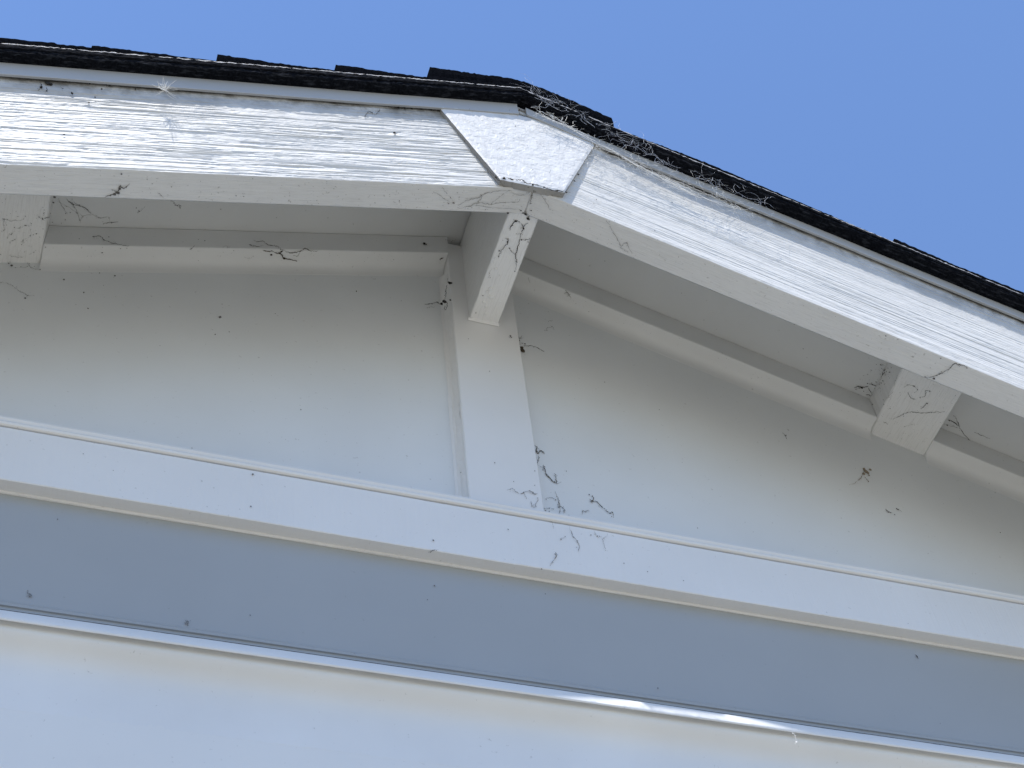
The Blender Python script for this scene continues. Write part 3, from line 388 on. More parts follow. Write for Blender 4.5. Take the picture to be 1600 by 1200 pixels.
  ('cobweb','wispy grey web in the corner where the batten meets the moulding','cobweb','web',None,[(0.0005,[(0.0621,0.0018,-0.3075),(0.0666,0.0018,-0.3036),(0.0728,0.0018,-0.3028),(0.076,0.0018,-0.3062)]),(0.0009,[(0.0771,0.0018,-0.2961),(0.0788,0.0018,-0.3034),(0.0787,0.0018,-0.3132),(0.0779,0.0018,-0.3286)]),(0.0007,[(0.0778,0.0018,-0.312),(0.0824,0.0018,-0.3165),(0.0843,0.0018,-0.3215),(0.0831,0.0018,-0.3273)]),(0.0006,[(0.0768,0.0018,-0.3123),(0.0772,0.0018,-0.3177),(0.0806,0.0018,-0.3141)]),(0.0004,[(0.0587,0.0018,-0.325),(0.0645,0.0018,-0.3222),(0.0716,0.0018,-0.3218)]),(0.0006,[(0.1065,0.0018,-0.3231),(0.1085,0.0018,-0.3157),(0.1119,0.0018,-0.317),(0.116,0.0018,-0.3132)]),(0.0006,[(0.0044,-0.0202,-0.3293),(0.0111,-0.0202,-0.3252),(0.0157,-0.0202,-0.3288),(0.0194,-0.0202,-0.3314)]),(0.0008,[(0.0209,-0.0202,-0.3317),(0.0257,-0.0202,-0.3277),(0.0335,-0.0202,-0.3237),(0.0386,-0.0202,-0.3273),(0.0429,-0.0202,-0.3249)]),(0.0005,[(0.0255,-0.0202,-0.3298),(0.0282,-0.0202,-0.3374)]),(0.0006,[(0.0332,-0.0202,-0.3416),(0.0341,-0.0202,-0.3481),(0.0363,-0.0202,-0.3503),(0.0402,-0.0202,-0.3412),(0.0431,-0.0202,-0.3324)])],[(0.0018,(0.089,0.0018,-0.3294)),(0.0012,(0.0706,0.0018,-0.3307)),(0.0014,(0.0599,0.0018,-0.3281)),(0.0012,(0.0644,0.0018,-0.3277)),(0.001,(0.075,0.0018,-0.3057)),(0.001,(0.0145,-0.0202,-0.3116)),(0.0008,(0.0407,-0.0202,-0.3115)),(0.0009,(0.0256,-0.0202,-0.3284)),(0.001,(0.0434,-0.0202,-0.2855))]),
  ('thread','crooked brown thread on the wall just above the moulding','thread','brown',None,[(0.0009,[(0.1196,0.0018,-0.2976),(0.1251,0.0018,-0.2956),(0.1298,0.0018,-0.2951),(0.1328,0.0018,-0.3001),(0.138,0.0018,-0.3072),(0.1426,0.0018,-0.311),(0.1479,0.0018,-0.3104),(0.1477,0.0018,-0.3188)]),(0.0007,[(0.1232,0.0018,-0.2868),(0.1261,0.0018,-0.2882),(0.1237,0.0018,-0.2945),(0.1202,0.0018,-0.2975)])],[(0.001,(0.1208,0.0018,-0.2848))]),
  ('cobweb','faint grey web threads trailing over the flat trim board','cobweb','web',None,[(0.0004,[(0.0544,-0.0232,-0.373),(0.055,-0.0232,-0.3847)]),(0.0006,[(0.0756,-0.0232,-0.376),(0.0785,-0.0232,-0.3923),(0.084,-0.0232,-0.4027),(0.0813,-0.0232,-0.416)]),(0.0005,[(0.1052,-0.0232,-0.3757),(0.108,-0.0232,-0.3842),(0.1146,-0.0232,-0.3866),(0.1153,-0.0232,-0.3956),(0.1158,-0.0232,-0.4058)]),(0.0004,[(0.1156,-0.0232,-0.3864),(0.1225,-0.0232,-0.3796)]),(0.0005,[(0.061,-0.0232,-0.4002),(0.0685,-0.0232,-0.3946)]),(0.0007,[(0.0447,-0.0232,-0.4429),(0.048,-0.0232,-0.4385),(0.0528,-0.0232,-0.4299),(0.0526,-0.0232,-0.4237),(0.055,-0.0232,-0.4269)])],[(0.0009,(0.0785,-0.0232,-0.3923)),(0.0009,(0.1007,-0.0232,-0.3841)),(0.0009,(0.062,-0.0232,-0.3999)),(0.0012,(0.0535,-0.0232,-0.4273)),(0.0006,(0.1158,-0.0232,-0.4058)),(0.001,(0.0469,-0.0232,-0.4405))]),
  ('sliver','short dark sliver under the trim board,left of centre','sliver','debris',None,[(0.001,[(-0.0941,-0.0199,-0.452),(-0.0914,-0.023,-0.452),(-0.0895,-0.0247,-0.452)])],[(0.0011,(0.0337,-0.0222,-0.452))]),
  ('lint_tuft','curled dark lint hanging from the left drip edge','lint','debris',None,[(0.0009,[(-0.217,-0.2352,0.0768),(-0.2161,-0.2352,0.0866),(-0.2103,-0.2352,0.0967),(-0.2038,-0.2352,0.0936),(-0.1985,-0.2352,0.1041),(-0.1965,-0.2352,0.1104)])],[(0.0015,(-0.2169,-0.2352,0.082)),(0.0012,(-0.2012,-0.2352,0.0959)),(0.0016,(-0.1798,-0.2352,0.0559))]),
  ('dirt_pile','crumbs of black dirt under the drip edge at far left','dirt','black',None,[(0.0007,[(-0.5982,-0.2352,-0.0234),(-0.5952,-0.2352,-0.0289),(-0.5952,-0.2352,-0.0358),(-0.5966,-0.2352,-0.0435)]),(0.0006,[(-0.5896,-0.2352,-0.0307),(-0.5873,-0.2352,-0.0388),(-0.5889,-0.2352,-0.0419)]),(0.0006,[(-0.5291,-0.2352,0.0063),(-0.5236,-0.2352,0.0067),(-0.5208,-0.2352,0.0058)]),(0.0005,[(-0.5739,-0.2352,-0.0226),(-0.5724,-0.2352,-0.0254)])],[(0.0026,(-0.589,-0.2352,-0.021)),(0.0022,(-0.5857,-0.2352,-0.0216)),(0.0018,(-0.5913,-0.2352,-0.0198)),(0.0016,(-0.5945,-0.2352,-0.0332)),(0.001,(-0.5878,-0.2352,-0.039)),(0.0016,(-0.5454,-0.2352,0.0015)),(0.0016,(-0.5482,-0.2352,0.002)),(0.0014,(-0.5309,-0.2352,-0.0054)),(0.0014,(-0.5236,-0.2352,0.006)),(0.0012,(-0.4945,-0.2352,0.0127)),(0.002,(-0.571,-0.2352,-0.0057)),(0.0016,(-0.5678,-0.2352,-0.0053)),(0.0018,(-0.5608,-0.2352,-0.0312)),(0.0012,(-0.5405,-0.2352,-0.0429)),(0.001,(-0.5355,-0.2352,-0.0277)),(0.001,(-0.4898,-0.2352,0.0204))]),
  ('dirt_pile','clump of black leaf dirt packed under the drip edge beside the peak block','dirt','soot',None,[(0.0008,[(-0.1915,-0.2352,0.1307),(-0.1831,-0.2352,0.1218),(-0.1703,-0.2352,0.1238),(-0.1593,-0.2352,0.1358)]),(0.0008,[(-0.1661,-0.2352,0.1216),(-0.1528,-0.2352,0.1368),(-0.1376,-0.2352,0.1399),(-0.1263,-0.2352,0.1498)])],[(0.0026,(-0.155,-0.2352,0.1357)),(0.0024,(-0.1419,-0.2352,0.14)),(0.0028,(-0.1287,-0.2352,0.1452)),(0.0024,(-0.122,-0.2352,0.1476)),(0.002,(-0.1638,-0.2352,0.1292)),(0.0016,(-0.1724,-0.2352,0.1271)),(0.0016,(-0.1178,-0.2352,0.1453)),(0.0016,(-0.1793,-0.2352,0.0566))]),
  ('dirt_pile','row of black dirt along the right drip edge beside the peak block','dirt','soot',None,[(0.002,[(0.1108,-0.2352,0.1666),(0.1232,-0.2352,0.1635),(0.1362,-0.2352,0.1564),(0.1491,-0.2352,0.1493),(0.1577,-0.2352,0.1445)])],[(0.004,(0.113,-0.2352,0.1654)),(0.0044,(0.1197,-0.2352,0.1637)),(0.0036,(0.1272,-0.2352,0.1588)),(0.0034,(0.1338,-0.2352,0.1562)),(0.003,(0.1424,-0.2352,0.1514)),(0.003,(0.1513,-0.2352,0.1481)),(0.0026,(0.1577,-0.2352,0.1445))]),
  ('dirt_pile','crumbling black dirt along the bottom edge of the peak block','dirt','soot',None,[(0.0012,[(-0.0449,-0.2461,-0.0098),(-0.0334,-0.2461,-0.0098),(-0.0213,-0.2477,-0.0098),(-0.0122,-0.2453,-0.0098),(0.0001,-0.2462,-0.0098),(0.0179,-0.2438,-0.0098),(0.0301,-0.2454,-0.0098),(0.0404,-0.2462,-0.0098)]),(0.0008,[(-0.0558,-0.2444,-0.0098),(-0.048,-0.2394,-0.0098),(-0.0425,-0.2385,-0.0098)]),(0.0006,[(-0.0687,-0.2527,-0.0098),(-0.0584,-0.246,-0.0098),(-0.0483,-0.2405,-0.0098)])],[(0.0017,(-0.0432,-0.2442,-0.0098)),(0.0014,(-0.0331,-0.2452,-0.0098)),(0.0013,(-0.0164,-0.2454,-0.0098)),(0.0015,(-0.0057,-0.2447,-0.0098)),(0.0013,(0.009,-0.245,-0.0098)),(0.0014,(0.0262,-0.2443,-0.0098)),(0.0013,(0.0386,-0.2452,-0.0098)),(0.0014,(0.0429,-0.2636,-0.0098)),(0.0013,(0.0447,-0.2735,-0.0098)),(0.0012,(-0.0535,-0.2438,-0.0098))]),
  ('dirt_fleck','flecks of dark dirt on the face of the peak block','dirt','debris',None,[],[(0.0013,(-0.0156,-0.2455,0.1337)),(0.0009,(-0.0022,-0.2455,0.0274)),(0.0007,(-0.0038,-0.2455,0.0875)),(0.001,(0.0162,-0.2455,0.1879)),(0.0013,(0.0028,-0.2455,0.1791)),(0.0009,(-0.0202,-0.2455,0.1754)),(0.0008,(-0.0778,-0.2455,0.1498))]),
  ('cobweb','white web strand with a glinting drop hanging below the ledge at right','cobweb','white',None,[(0.0006,[(0.2879,-0.0325,-0.6432),(0.2891,-0.0325,-0.6455),(0.2896,-0.0325,-0.6485),(0.2894,-0.0325,-0.6537)]),(0.0004,[(0.2861,-0.0325,-0.6429),(0.2884,-0.0325,-0.6446)])],[(0.0018,(0.2889,-0.0325,-0.6558)),(0.001,(0.2868,-0.0325,-0.6582))]),
  ('smudge','faint grey insect shaped mark at the left end of the grey panel','smudge','web',None,[(0.0005,[(-0.4931,-0.0052,-0.5782),(-0.4917,-0.0052,-0.582),(-0.4884,-0.0052,-0.5845)]),(0.0006,[(-0.4932,-0.0052,-0.5865),(-0.4908,-0.0052,-0.5835),(-0.4877,-0.0052,-0.5858)])],[(0.0011,(-0.4904,-0.0052,-0.5855))]),
  ('smudge','small grey hook mark low on the grey panel','smudge','web',None,[(0.0006,[(-0.3434,-0.0052,-0.5879),(-0.3404,-0.0052,-0.5869),(-0.3405,-0.0052,-0.5911),(-0.3396,-0.0052,-0.5929)]),(0.0004,[(-0.3432,-0.0052,-0.5905),(-0.3409,-0.0052,-0.5905)])],[]),
  ('dead_fly','tiny black fly on the right part of the grey panel','dead insect','black',None,[(0.0006,[(0.5045,-0.0052,-0.4743),(0.5061,-0.0052,-0.4759),(0.5068,-0.0052,-0.4783)])],[(0.0009,(0.5063,-0.0052,-0.4766))]),
]
SPECKS = [(0.0014,(-0.5353,0.0018,-0.0624)),(0.0022,(-0.3435,0.0018,-0.0751)),(0.0012,(-0.509,0.0018,-0.0806)),(0.0011,(-0.5,0.0018,-0.1105)),(0.0012,(-0.4778,0.0018,-0.0332)),(0.0008,(-0.4964,0.0018,-0.034)),(0.0007,(-0.4883,0.0018,-0.0579)),(0.0009,(-0.3469,0.0018,-0.1126)),(0.0008,(-0.3303,0.0018,-0.1018)),(0.0012,(-0.55,0.0018,-0.0344)),(0.0014,(-0.1688,0.0018,0.0428)),(0.0009,(0.1748,0.0018,-0.0488)),(0.0007,(0.5633,0.0018,-0.0168)),(0.0012,(0.4366,0.0018,-0.087)),(0.0009,(-0.2753,0.0018,-0.0447)),(0.0008,(-0.1068,0.0018,0.0422)),(0.0012,(0.7292,0.0018,-0.2099)),(0.0007,(0.2479,0.0018,-0.0861)),(0.0008,(0.5584,0.0018,-0.2105)),(0.001,(0.565,0.0018,-0.2139)),(0.0007,(0.2596,0.0018,-0.3106)),(0.0008,(0.0956,0.0018,-0.2486)),(0.0009,(-0.2371,0.0018,-0.2257)),(0.0006,(-0.3572,0.0018,-0.3273)),(0.0006,(-0.4097,0.0018,-0.1556)),(0.0008,(0.0003,-0.0202,-0.106)),(0.0009,(-0.0068,-0.0202,-0.2841)),(0.0008,(-0.0506,-0.0202,-0.3124)),(0.0011,(-0.0902,-0.0232,-0.4362)),(0.0009,(-0.0009,-0.0232,-0.3985)),(0.0013,(-0.2914,-0.0232,-0.3808)),(0.001,(-0.2908,-0.0232,-0.4311)),(0.0007,(0.2074,-0.0232,-0.4336)),(0.0006,(-0.4695,-0.0232,-0.3946)),(0.0006,(0.4962,-0.0232,-0.4425)),(0.0007,(0.1359,-0.0232,-0.4217)),(0.0008,(0.1639,-0.0232,-0.4288)),(0.0006,(-0.4364,-0.0232,-0.412)),(0.0011,(-0.0859,-0.0052,-0.4864)),(0.0007,(-0.0946,-0.0052,-0.5087)),(0.0008,(-0.2804,-0.0052,-0.5674)),(0.0009,(0.1564,-0.0052,-0.5845)),(0.0005,(0.5024,-0.0052,-0.5753)),(0.0008,(0.0416,-0.0052,-0.4722)),(0.0007,(-0.4809,-0.0052,-0.4774)),(0.0007,(0.5861,-0.0052,-0.5978)),(0.0016,(0.1426,-0.0075,-0.6587)),(0.0007,(0.0897,-0.0075,-0.651)),(0.0006,(0.1507,-0.0075,-0.6404)),(0.0006,(-0.3135,-0.0075,-0.6507)),(0.0007,(-0.3067,-0.0075,-0.6353)),(0.0006,(0.0926,-0.0075,-0.6359)),(0.0007,(0.0533,-0.0075,-0.6325)),(0.0005,(0.1412,-0.0075,-0.646)),(0.0006,(0.1694,-0.0075,-0.6366)),(0.0005,(0.2142,-0.0075,-0.6377)),(0.0012,(-0.4878,-0.2287,-0.1682)),(0.0008,(-0.4335,-0.215,-0.1496)),(0.0007,(-0.3528,-0.2061,-0.122)),(0.0009,(-0.3614,-0.2066,-0.1249)),(0.0007,(-0.4605,-0.2236,-0.1589)),(0.0006,(-0.2598,-0.2169,-0.0901)),(0.0007,(-0.1898,-0.2159,-0.0662)),(0.0009,(-0.3647,-0.0592,0.074)),(0.0008,(-0.4685,-0.0567,0.0384)),(0.0011,(-0.4647,-0.0519,0.0397)),(0.0006,(-0.2904,-0.0491,0.0994)),(0.0006,(-0.1843,-0.0427,0.1357)),(0.0007,(-0.3853,-0.0268,0.0429)),(0.0008,(-0.4943,-0.0268,0.0064)),(0.0008,(-0.377,-0.0268,0.0431)),(0.0014,(0.5107,-0.0182,0.0239)),(0.0009,(0.467,-0.0611,0.0389)),(0.0008,(0.2869,-0.0699,0.1006)),(0.0007,(0.1423,-0.0578,0.1501)),(0.0007,(0.3298,-0.0431,0.0859)),(0.0008,(0.1751,-0.0708,0.1389)),(0.001,(0.5515,-0.0131,0.01)),(0.0009,(0.3491,-0.1965,-0.1207)),(0.0009,(0.4515,-0.2307,-0.1558)),(0.0008,(0.466,-0.233,-0.1607)),(0.0008,(0.5217,-0.2308,-0.1798)),(0.0008,(0.1509,-0.245,-0.0529)),(0.0006,(0.0773,-0.2383,-0.0276)),(0.0006,(0.1026,-0.2361,-0.0363)),(0.0012,(-0.5559,-0.2352,-0.1241)),(0.0011,(-0.541,-0.2352,-0.0432)),(0.0008,(-0.1795,-0.2352,0.0574)),(0.001,(0.1967,-0.2352,0.0481)),(0.0008,(0.08,-0.2352,-0.0035)),(0.0009,(0.085,-0.2352,0.0079)),(0.0008,(0.3466,-0.2352,0.0566)),(0.001,(-0.536,-0.2352,0.0112))]
CAP = [(-0.1304, -0.2525, 0.2309), (-0.1049, -0.2525, 0.2369), (-0.0681, -0.2525, 0.2449), (-0.04, -0.2525, 0.252), (-0.0116, -0.2525, 0.2592), (0.0071, -0.2525, 0.2593), (0.0162, -0.2525, 0.2564), (0.0346, -0.2525, 0.2525), (0.0618, -0.2525, 0.2437), (0.0931, -0.2525, 0.2294), (0.1299, -0.2525, 0.2143)]
LAPS_L = [[(-0.652, 0.2493), (-0.5519, 0.2464)], [(-0.5533, 0.252), (-0.4087, 0.2384)], [(-0.4085, 0.2577), (-0.3289, 0.2468), (-0.259, 0.2422)], [(-0.2592, 0.2584), (-0.1951, 0.2505), (-0.1317, 0.2436)]]
LAPS_R = [[(0.1208, 0.2215), (0.2535, 0.2317), (0.3865, 0.2282), (0.5099, 0.2181)], [(0.5201, 0.2319), (0.5909, 0.2281), (0.6981, 0.2301)]]
CW = [(0.0133, -0.2545, 0.1882), (0.0526, -0.2545, 0.1715), (0.0991, -0.2545, 0.1409), (0.1534, -0.2545, 0.106), (0.2021, -0.2545, 0.0695), (0.2629, -0.2545, 0.0517), (0.3244, -0.2545, 0.0356)]
TUFT = (-0.461, -0.2475, 0.0041)
BLIST = [(-0.0102, -0.1066, 0.002), (-0.0074, -0.0748, 0.0026), (-0.01, -0.0689, 0.0018), (-0.0027, -0.0627, 0.0031), (-0.009, -0.0521, 0.0023), (-0.0041, -0.0447, 0.002), (-0.0008, -0.0352, 0.0022), (-0.016, -0.1226, 0.0014), (-0.0166, -0.1173, 0.0011), (-0.0162, -0.1133, 0.0009), (-0.0155, -0.0969, 0.0009), (-0.0024, -0.0972, 0.0012), (0.0123, -0.0575, 0.0012)]
v, f = blob_mesh([((x, y, -0.0002), r*1.15) for x, y, r in BLIST], 10, 0.6)
bl = mesh_obj('paint_blisters', v, f, MW['beam'], beam, smooth=True); bl['kind'] = 'stuff'
p = [(-0.0195, -0.0016), (-0.0195, 0.0010), (-0.0225, 0.0010), (-0.0235, -0.0002), (-0.0222, -0.0022), (-0.0205, -0.0030)]
hp(extrude('caulk_bead', p, span(-hb-0.002, hb+0.001, 0.002), MW['trim'], house, 0, 0.0012, 81))

def lookout(xc0, xc1, seed, skew=(0, 0)):
    # flat 2x4 tilted with the roof
    v = []; uv = []; ys = span(YB, 0.004, 0.008); c = 0.0015
    a0, a1 = xc0, xc1
    for i, y in enumerate(ys):
        t_ = (y-YB)/(0.0-YB); xc0, xc1 = a0+skew[0]*t_, a1+skew[1]*t_
        ring = [(xc0, 0.1992), (xc0, 0.1575+c), (xc0+c, 0.1575), (xc1-c, 0.1575), (xc1, 0.1575+c), (xc1, 0.1992)]
        for j, (x, h) in enumerate(ring):
            d = 0.0006*(vnoise(np.array(y*80.), np.array(j*3.7), seed)-0.5)
            v.append((x+d, y, h-SL*abs(x)+d)); uv.append((y, x))
    n = 6; f = []
    for i in range(len(ys)-1):
        for j in range(n):
            k = (j+1) % n; f.append((i*n+j, (i+1)*n+j, (i+1)*n+k, i*n+k))
    f.append(tuple(range(n))); f.append(tuple((len(ys)-1)*n+j for j in range(n-1, -1, -1)))
    return hp(mesh_obj('lookout', v, f, MW['beam'], house, uv))
lookout(-LK-LKW, -LK, 91); lookout(0.5695, 0.6575, 92, (0.0115, 0.003)); lookout(-1.33, -1.24, 93); lookout(1.24, 1.33, 94)

# rake boards, rough sawn: the saw ridges are real relief
def rake_board(side, seed):
    c = 0.0012
    bot = [(y, 0.0) for y in np.linspace(YB-c, YF+c, 30)]
    edge = [(YF+0.00035, 0.00035)]
    fr = [(YF, h) for h in np.linspace(c, 0.1945, 290)]
    top = [(YF+c, 0.1957), (YB-c, 0.1957), (YB, 0.1945), (YB, c)]
    prof = bot+edge+fr+top
    nb = len(bot); nf = len(fr); n = len(prof)
    if side < 0: xs = np.concatenate([span(-1.62, -0.78, 0.03)[:-1], span(-0.78, -0.0003, 0.0018)])
    else: xs = np.concatenate([span(0.0003, 0.93, 0.0020), span(0.93, 1.62, 0.03)[1:]])
    kind = np.array([0]*nb+[2]+[1]*nf+[3]*4)
    def disp(X, V):
        if side < 0:
            v = V+0.0028*(vnoise(X*4, V*24, seed+8)-0.5)+0.0006*(vnoise(X*70, V*120, seed+7)-0.5)
            def line(fx, fv, w, sd):
                t = (vnoise(X*fx, v*fv, sd)-0.5)/w
                return np.where((t > -1) & (t < 1), np.clip(np.minimum((1-t)*0.5*1.6, (1+t)*2.2), 0, 1), 0)
            brk = np.clip((vnoise(X*7, v*90, seed+6)-0.30)*3, 0, 1)
            gro = -1.0*line(2.0, 165, 0.10, seed)*brk-0.8*line(3.4, 245, 0.11, seed+1)*np.clip((vnoise(X*9, v*120, seed+13)-0.35)*3, 0, 1)-0.4*line(14, 330, 0.14, seed+4)
            r = 0.45*(vnoise(X*6, v*210, seed+5)-0.5)+0.30*(vnoise(X*45, v*420, seed+14)-0.5)
            fine_ = 0.40*(vnoise(X*170, v*460, seed+2)-0.5)+0.36*(vnoise(X*330, v*420, seed+3)-0.5)
            hgt = 0.00062*r+0.00135*gro+0.00074*fine_*(0.5+vnoise(X*9, V*22, seed+12))
        else:
            v = V+0.0016*(vnoise(X*3, V*30, seed+8)-0.5)
            def line(fx, fv, w, sd): return np.clip(1-np.abs(vnoise(X*fx, v*fv, sd)-0.5)/w, 0, 1)
            band = 0.25+1.1*vnoise(X*0.8, V*34, seed+15)
            gro = -0.60*line(1.3, 210, 0.12, seed)*band-0.45*line(2.1, 300, 0.14, seed+1)*band
            r = 0.30*(vnoise(X*1.6, v*420, seed+5)-0.5)+0.22*(vnoise(X*40, v*300, seed+14)-0.5)
            fine_ = 0.34*(vnoise(X*330, v*520, seed+2)-0.5)+0.22*(vnoise(X*170, v*420, seed+3)-0.5)
            hgt = 0.00085*r+0.0015*gro+0.0006*fine_
        e = 0.0007*(vnoise(X*45, X*0+3, seed+9)+0.8*vnoise(X*210, X*0+7, seed+10)-0.9)
        k = kind[None, :]
        lo = np.clip((V-0.036)/0.006, 0, 1)
        dY = np.where(k == 1, -hgt, 0.0)+np.where(k == 2, -0.5*e, 0)
        dZ = np.where(k == 1, e*(1-lo), 0)+np.where(k == 2, e, 0)
        bz = 0.0004*(vnoise(X*16, V*330, seed+11)-0.5)+e*np.clip((V-0.030)/0.006, 0, 1)
        dZ = dZ+np.where(k == 0, bz, 0)
        return dY, dZ
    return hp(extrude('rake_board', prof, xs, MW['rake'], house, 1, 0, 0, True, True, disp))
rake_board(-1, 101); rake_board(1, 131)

# peak block: tapered plate over the joint, blistered paint as real relief
def peak_block():
    nu, nv = 150, 130
    zt, zb = 0.186, -0.0080
    U, V = np.meshgrid(np.linspace(0, 1, nu), np.linspace(0, 1, nv))
    def edge(V):
        z = zb+(zt-zb)*V
        xl = -0.0459+(z+0.0108)*(-0.1023+0.0459)/(0.1175+0.0108)
        xr = 0.0390+(z+0.0051)*(0.098-0.0390)/(0.1434+0.0051)
        return xl, xr
    XL_, XR_ = edge(V)
    Xc = XL_+(XR_-XL_)*U; Zc = zb+(zt-zb)*V+(0.0057*(U-0.5))*(1-V)
    top = 0.19-SL*np.abs(Xc); Zc = np.minimum(Zc, top)
    Yc = -0.2425+0.0054*V
    def plates(f, s):
        n = vnoise(Xc*f, Zc*f, s)*0.6+vnoise(Xc*f*2.1, Zc*f*2.1, s+1)*0.4
        return np.clip((n-0.47)/0.07, 0, 1)
    rel = 0.00026*plates(105, 201)+0.00018*plates(190, 205)+0.00005*(vnoise(Xc*600, Zc*600, 207)-0.5)
    rag = 0.0006*(vnoise(Zc*180, Zc*0+2, 209)+0.6*vnoise(Zc*500, Zc*0+5, 210)-0.8)
    Xc = Xc+np.where(U < 0.004, rag, 0)+np.where(U > 0.996, rag*0.5, 0)
    Zc = Zc+np.where(V < 0.005, 0.0007*(vnoise(Xc*260, Xc*0+1, 211)-0.5), 0)
    rim = np.minimum(np.minimum(U, 1-U)*40, np.minimum(V, 1-V)*40); rim = np.clip(rim, 0, 1)
    Y = Yc-rel*rim+0.0008*(1-rim)
    v = np.stack([Xc, Y, Zc], -1).reshape(-1, 3).tolist(); f = []
    for j in range(nv-1):
        for i in range(nu-1):
            a = j*nu+i; f.append((a, a+1, a+nu+1, a+nu))
    ring = list(range(nu))+[j*nu+nu-1 for j in range(1, nv)]+[(nv-1)*nu+i for i in range(nu-2, -1, -1)]+[j*nu for j in range(nv-2, 0, -1)]
    base = len(v)
    for r_ in ring:
        x, y, z = v[r_]; v.append((x, YF+0.0012, z))
    m_ = len(ring)
    for i in range(m_):
        a, b_ = ring[i], ring[(i+1) % m_]; f.append((a, base+i, base+(i+1) % m_, b_))
    nface = (nv-1)*(nu-1)
    return hp(mesh_obj('peak_block', v, f, None, house, [(p[0], p[2]) for p in v], False, [MW['block'], MW['rim']], [0]*nface+[1]*(len(f)-nface)))
peak_block()

# ------------------------------------------------------------------ roof (a part of the house), its boards and shingles sub-parts
v = []; f = []
for side, hi in ((-1, 0.2110), (1, 0.2096)):
    base = len(v)
    for x in (0.0, side*1.7):
        for y in (YF-0.002, 3.12):
            for h in (0.2072, hi): v.append((x, y, h-SL*abs(x)))
    f += [tuple(base+i for i in t) for t in ((0, 1, 3, 2), (4, 6, 7, 5), (0, 4, 5, 1), (2, 3, 7, 6), (0, 2, 6, 4), (1, 5, 7, 3))]
roof = hp(mesh_obj('roof', v, f, MW['granule'], house))
def rp(o): o.parent = roof; return o            # roof has identity world matrix

def soffit_board(x0, x1, y0, y1, seed):
    xs = span(x0, x1, 0.008)
    z0 = 0.1998
    return rp(extrude('soffit_board', rect(y0, y1, z0, 0.2070, 0.0006), xs, MW['soffit'], None, 1, 0.0003, seed))
for i, (a, b_) in enumerate(((-1.6, -0.0003), (0.0003, 1.6))):
    soffit_board(a, b_, YF+0.001, 0.02, 301+i*9)

def drip(side, h0, h1, x_in, seed):
    y = -0.2385
    p = [(y+0.0022, h0+0.0004), (y-0.0012, h0-0.0004), (y-0.0016, h0+0.0004), (y-0.0004, h0+0.0020), (y, h0+0.003), (y, h1), (y+0.006, h1), (y+0.006, h1-0.0006), (y+0.0008, h1-0.0006), (y+0.0008, h0+0.003)]
    xs = span(side*x_in, side*1.66, 0.012)
    if side < 0: xs = xs[::-1]
    def d(X, V):
        w = 0.0010*(vnoise(X*5, X*0, seed)-0.5)+0.0005*(vnoise(X*22, X*0, seed+1)-0.5)
        up = 0.006*np.clip(1-X/0.2, 0, 1)**2 if side > 0 else 0
        return w, 0.4*w+up
    return rp(extrude('drip_edge', p, xs, MW['drip'], None, 1, 0, 0, True, False, d))
drip(-1, 0.1855, 0.2150, 0.004, 401); drip(1, 0.1850, 0.2062, 0.008, 405)

def ragged(a, sx=1.0, seed=0, lift=0.0):
    def d(X, V):
        t_ = np.clip(1-X/0.22, 0, 1); t_ = t_*t_*(3-2*t_)
        rr = a*(vnoise(X*300*sx, V*300, seed)+0.8*vnoise(X*700*sx, V*600, seed+1)-0.9)
        r2 = a*(vnoise(X*280*sx, V*300, seed+2)+0.8*vnoise(X*640*sx, V*600, seed+3)-0.9)
        return rr+0.30*lift*t_, r2+lift*t_
    return d
def strip(name, side, x0, x1, prof, seed, rag=0.0012, step=0.0035):
    lo, hi = min(x0, x1), max(x0, x1)
    return rp(extrude(name, prof, span(lo, hi, step), MW['asphalt'], None, 1, 0, 0, True, False, ragged(rag, 1, seed, 0.0135 if side > 0 else 0.0)))
def lit_edge(o, h_top):                          # granule coat on the outer top arris
    o.data.materials.append(MW['granule'])
    return o
def base_layers(side, hb_, ht, seed, ye=-0.2538):
    xin = side*0.0002; xout = side*1.68
    mid = hb_+0.42*(ht-hb_)
    p1 = [(-0.215, hb_+0.0002), (ye+0.0040, hb_+0.0002), (ye+0.0022, hb_+0.0012)]+[(ye+0.0018, h) for h in np.linspace(hb_+0.002, mid-0.0008, 4)]+[(-0.215, mid-0.0004)]
    strip('starter_strip', side, xin, xout, p1, seed)
    p2 = [(-0.215, mid), (ye+0.001, mid)]+[(ye, h) for h in np.linspace(mid+0.0012, ht-0.0030, 5)]+[(ye+0.0003, ht-0.0011), (ye+0.0012, ht), (-0.215, ht)]
    o = strip('shingle_edge', side, xin, xout, p2, seed+11)
    o.data.materials.append(MW['granule'])
    n = len(p2)
    idx = np.zeros(len(o.data.polygons), dtype=np.int32)
    for q in range(len(idx)-2):
        if q % n in (n-4, n-3, n-2): idx[q] = 1
    o.data.polygons.foreach_set('material_index', idx)
base_layers(-1, 0.2153, 0.2362, 501); base_layers(1, 0.2062, 0.2205, 541, -0.2575)

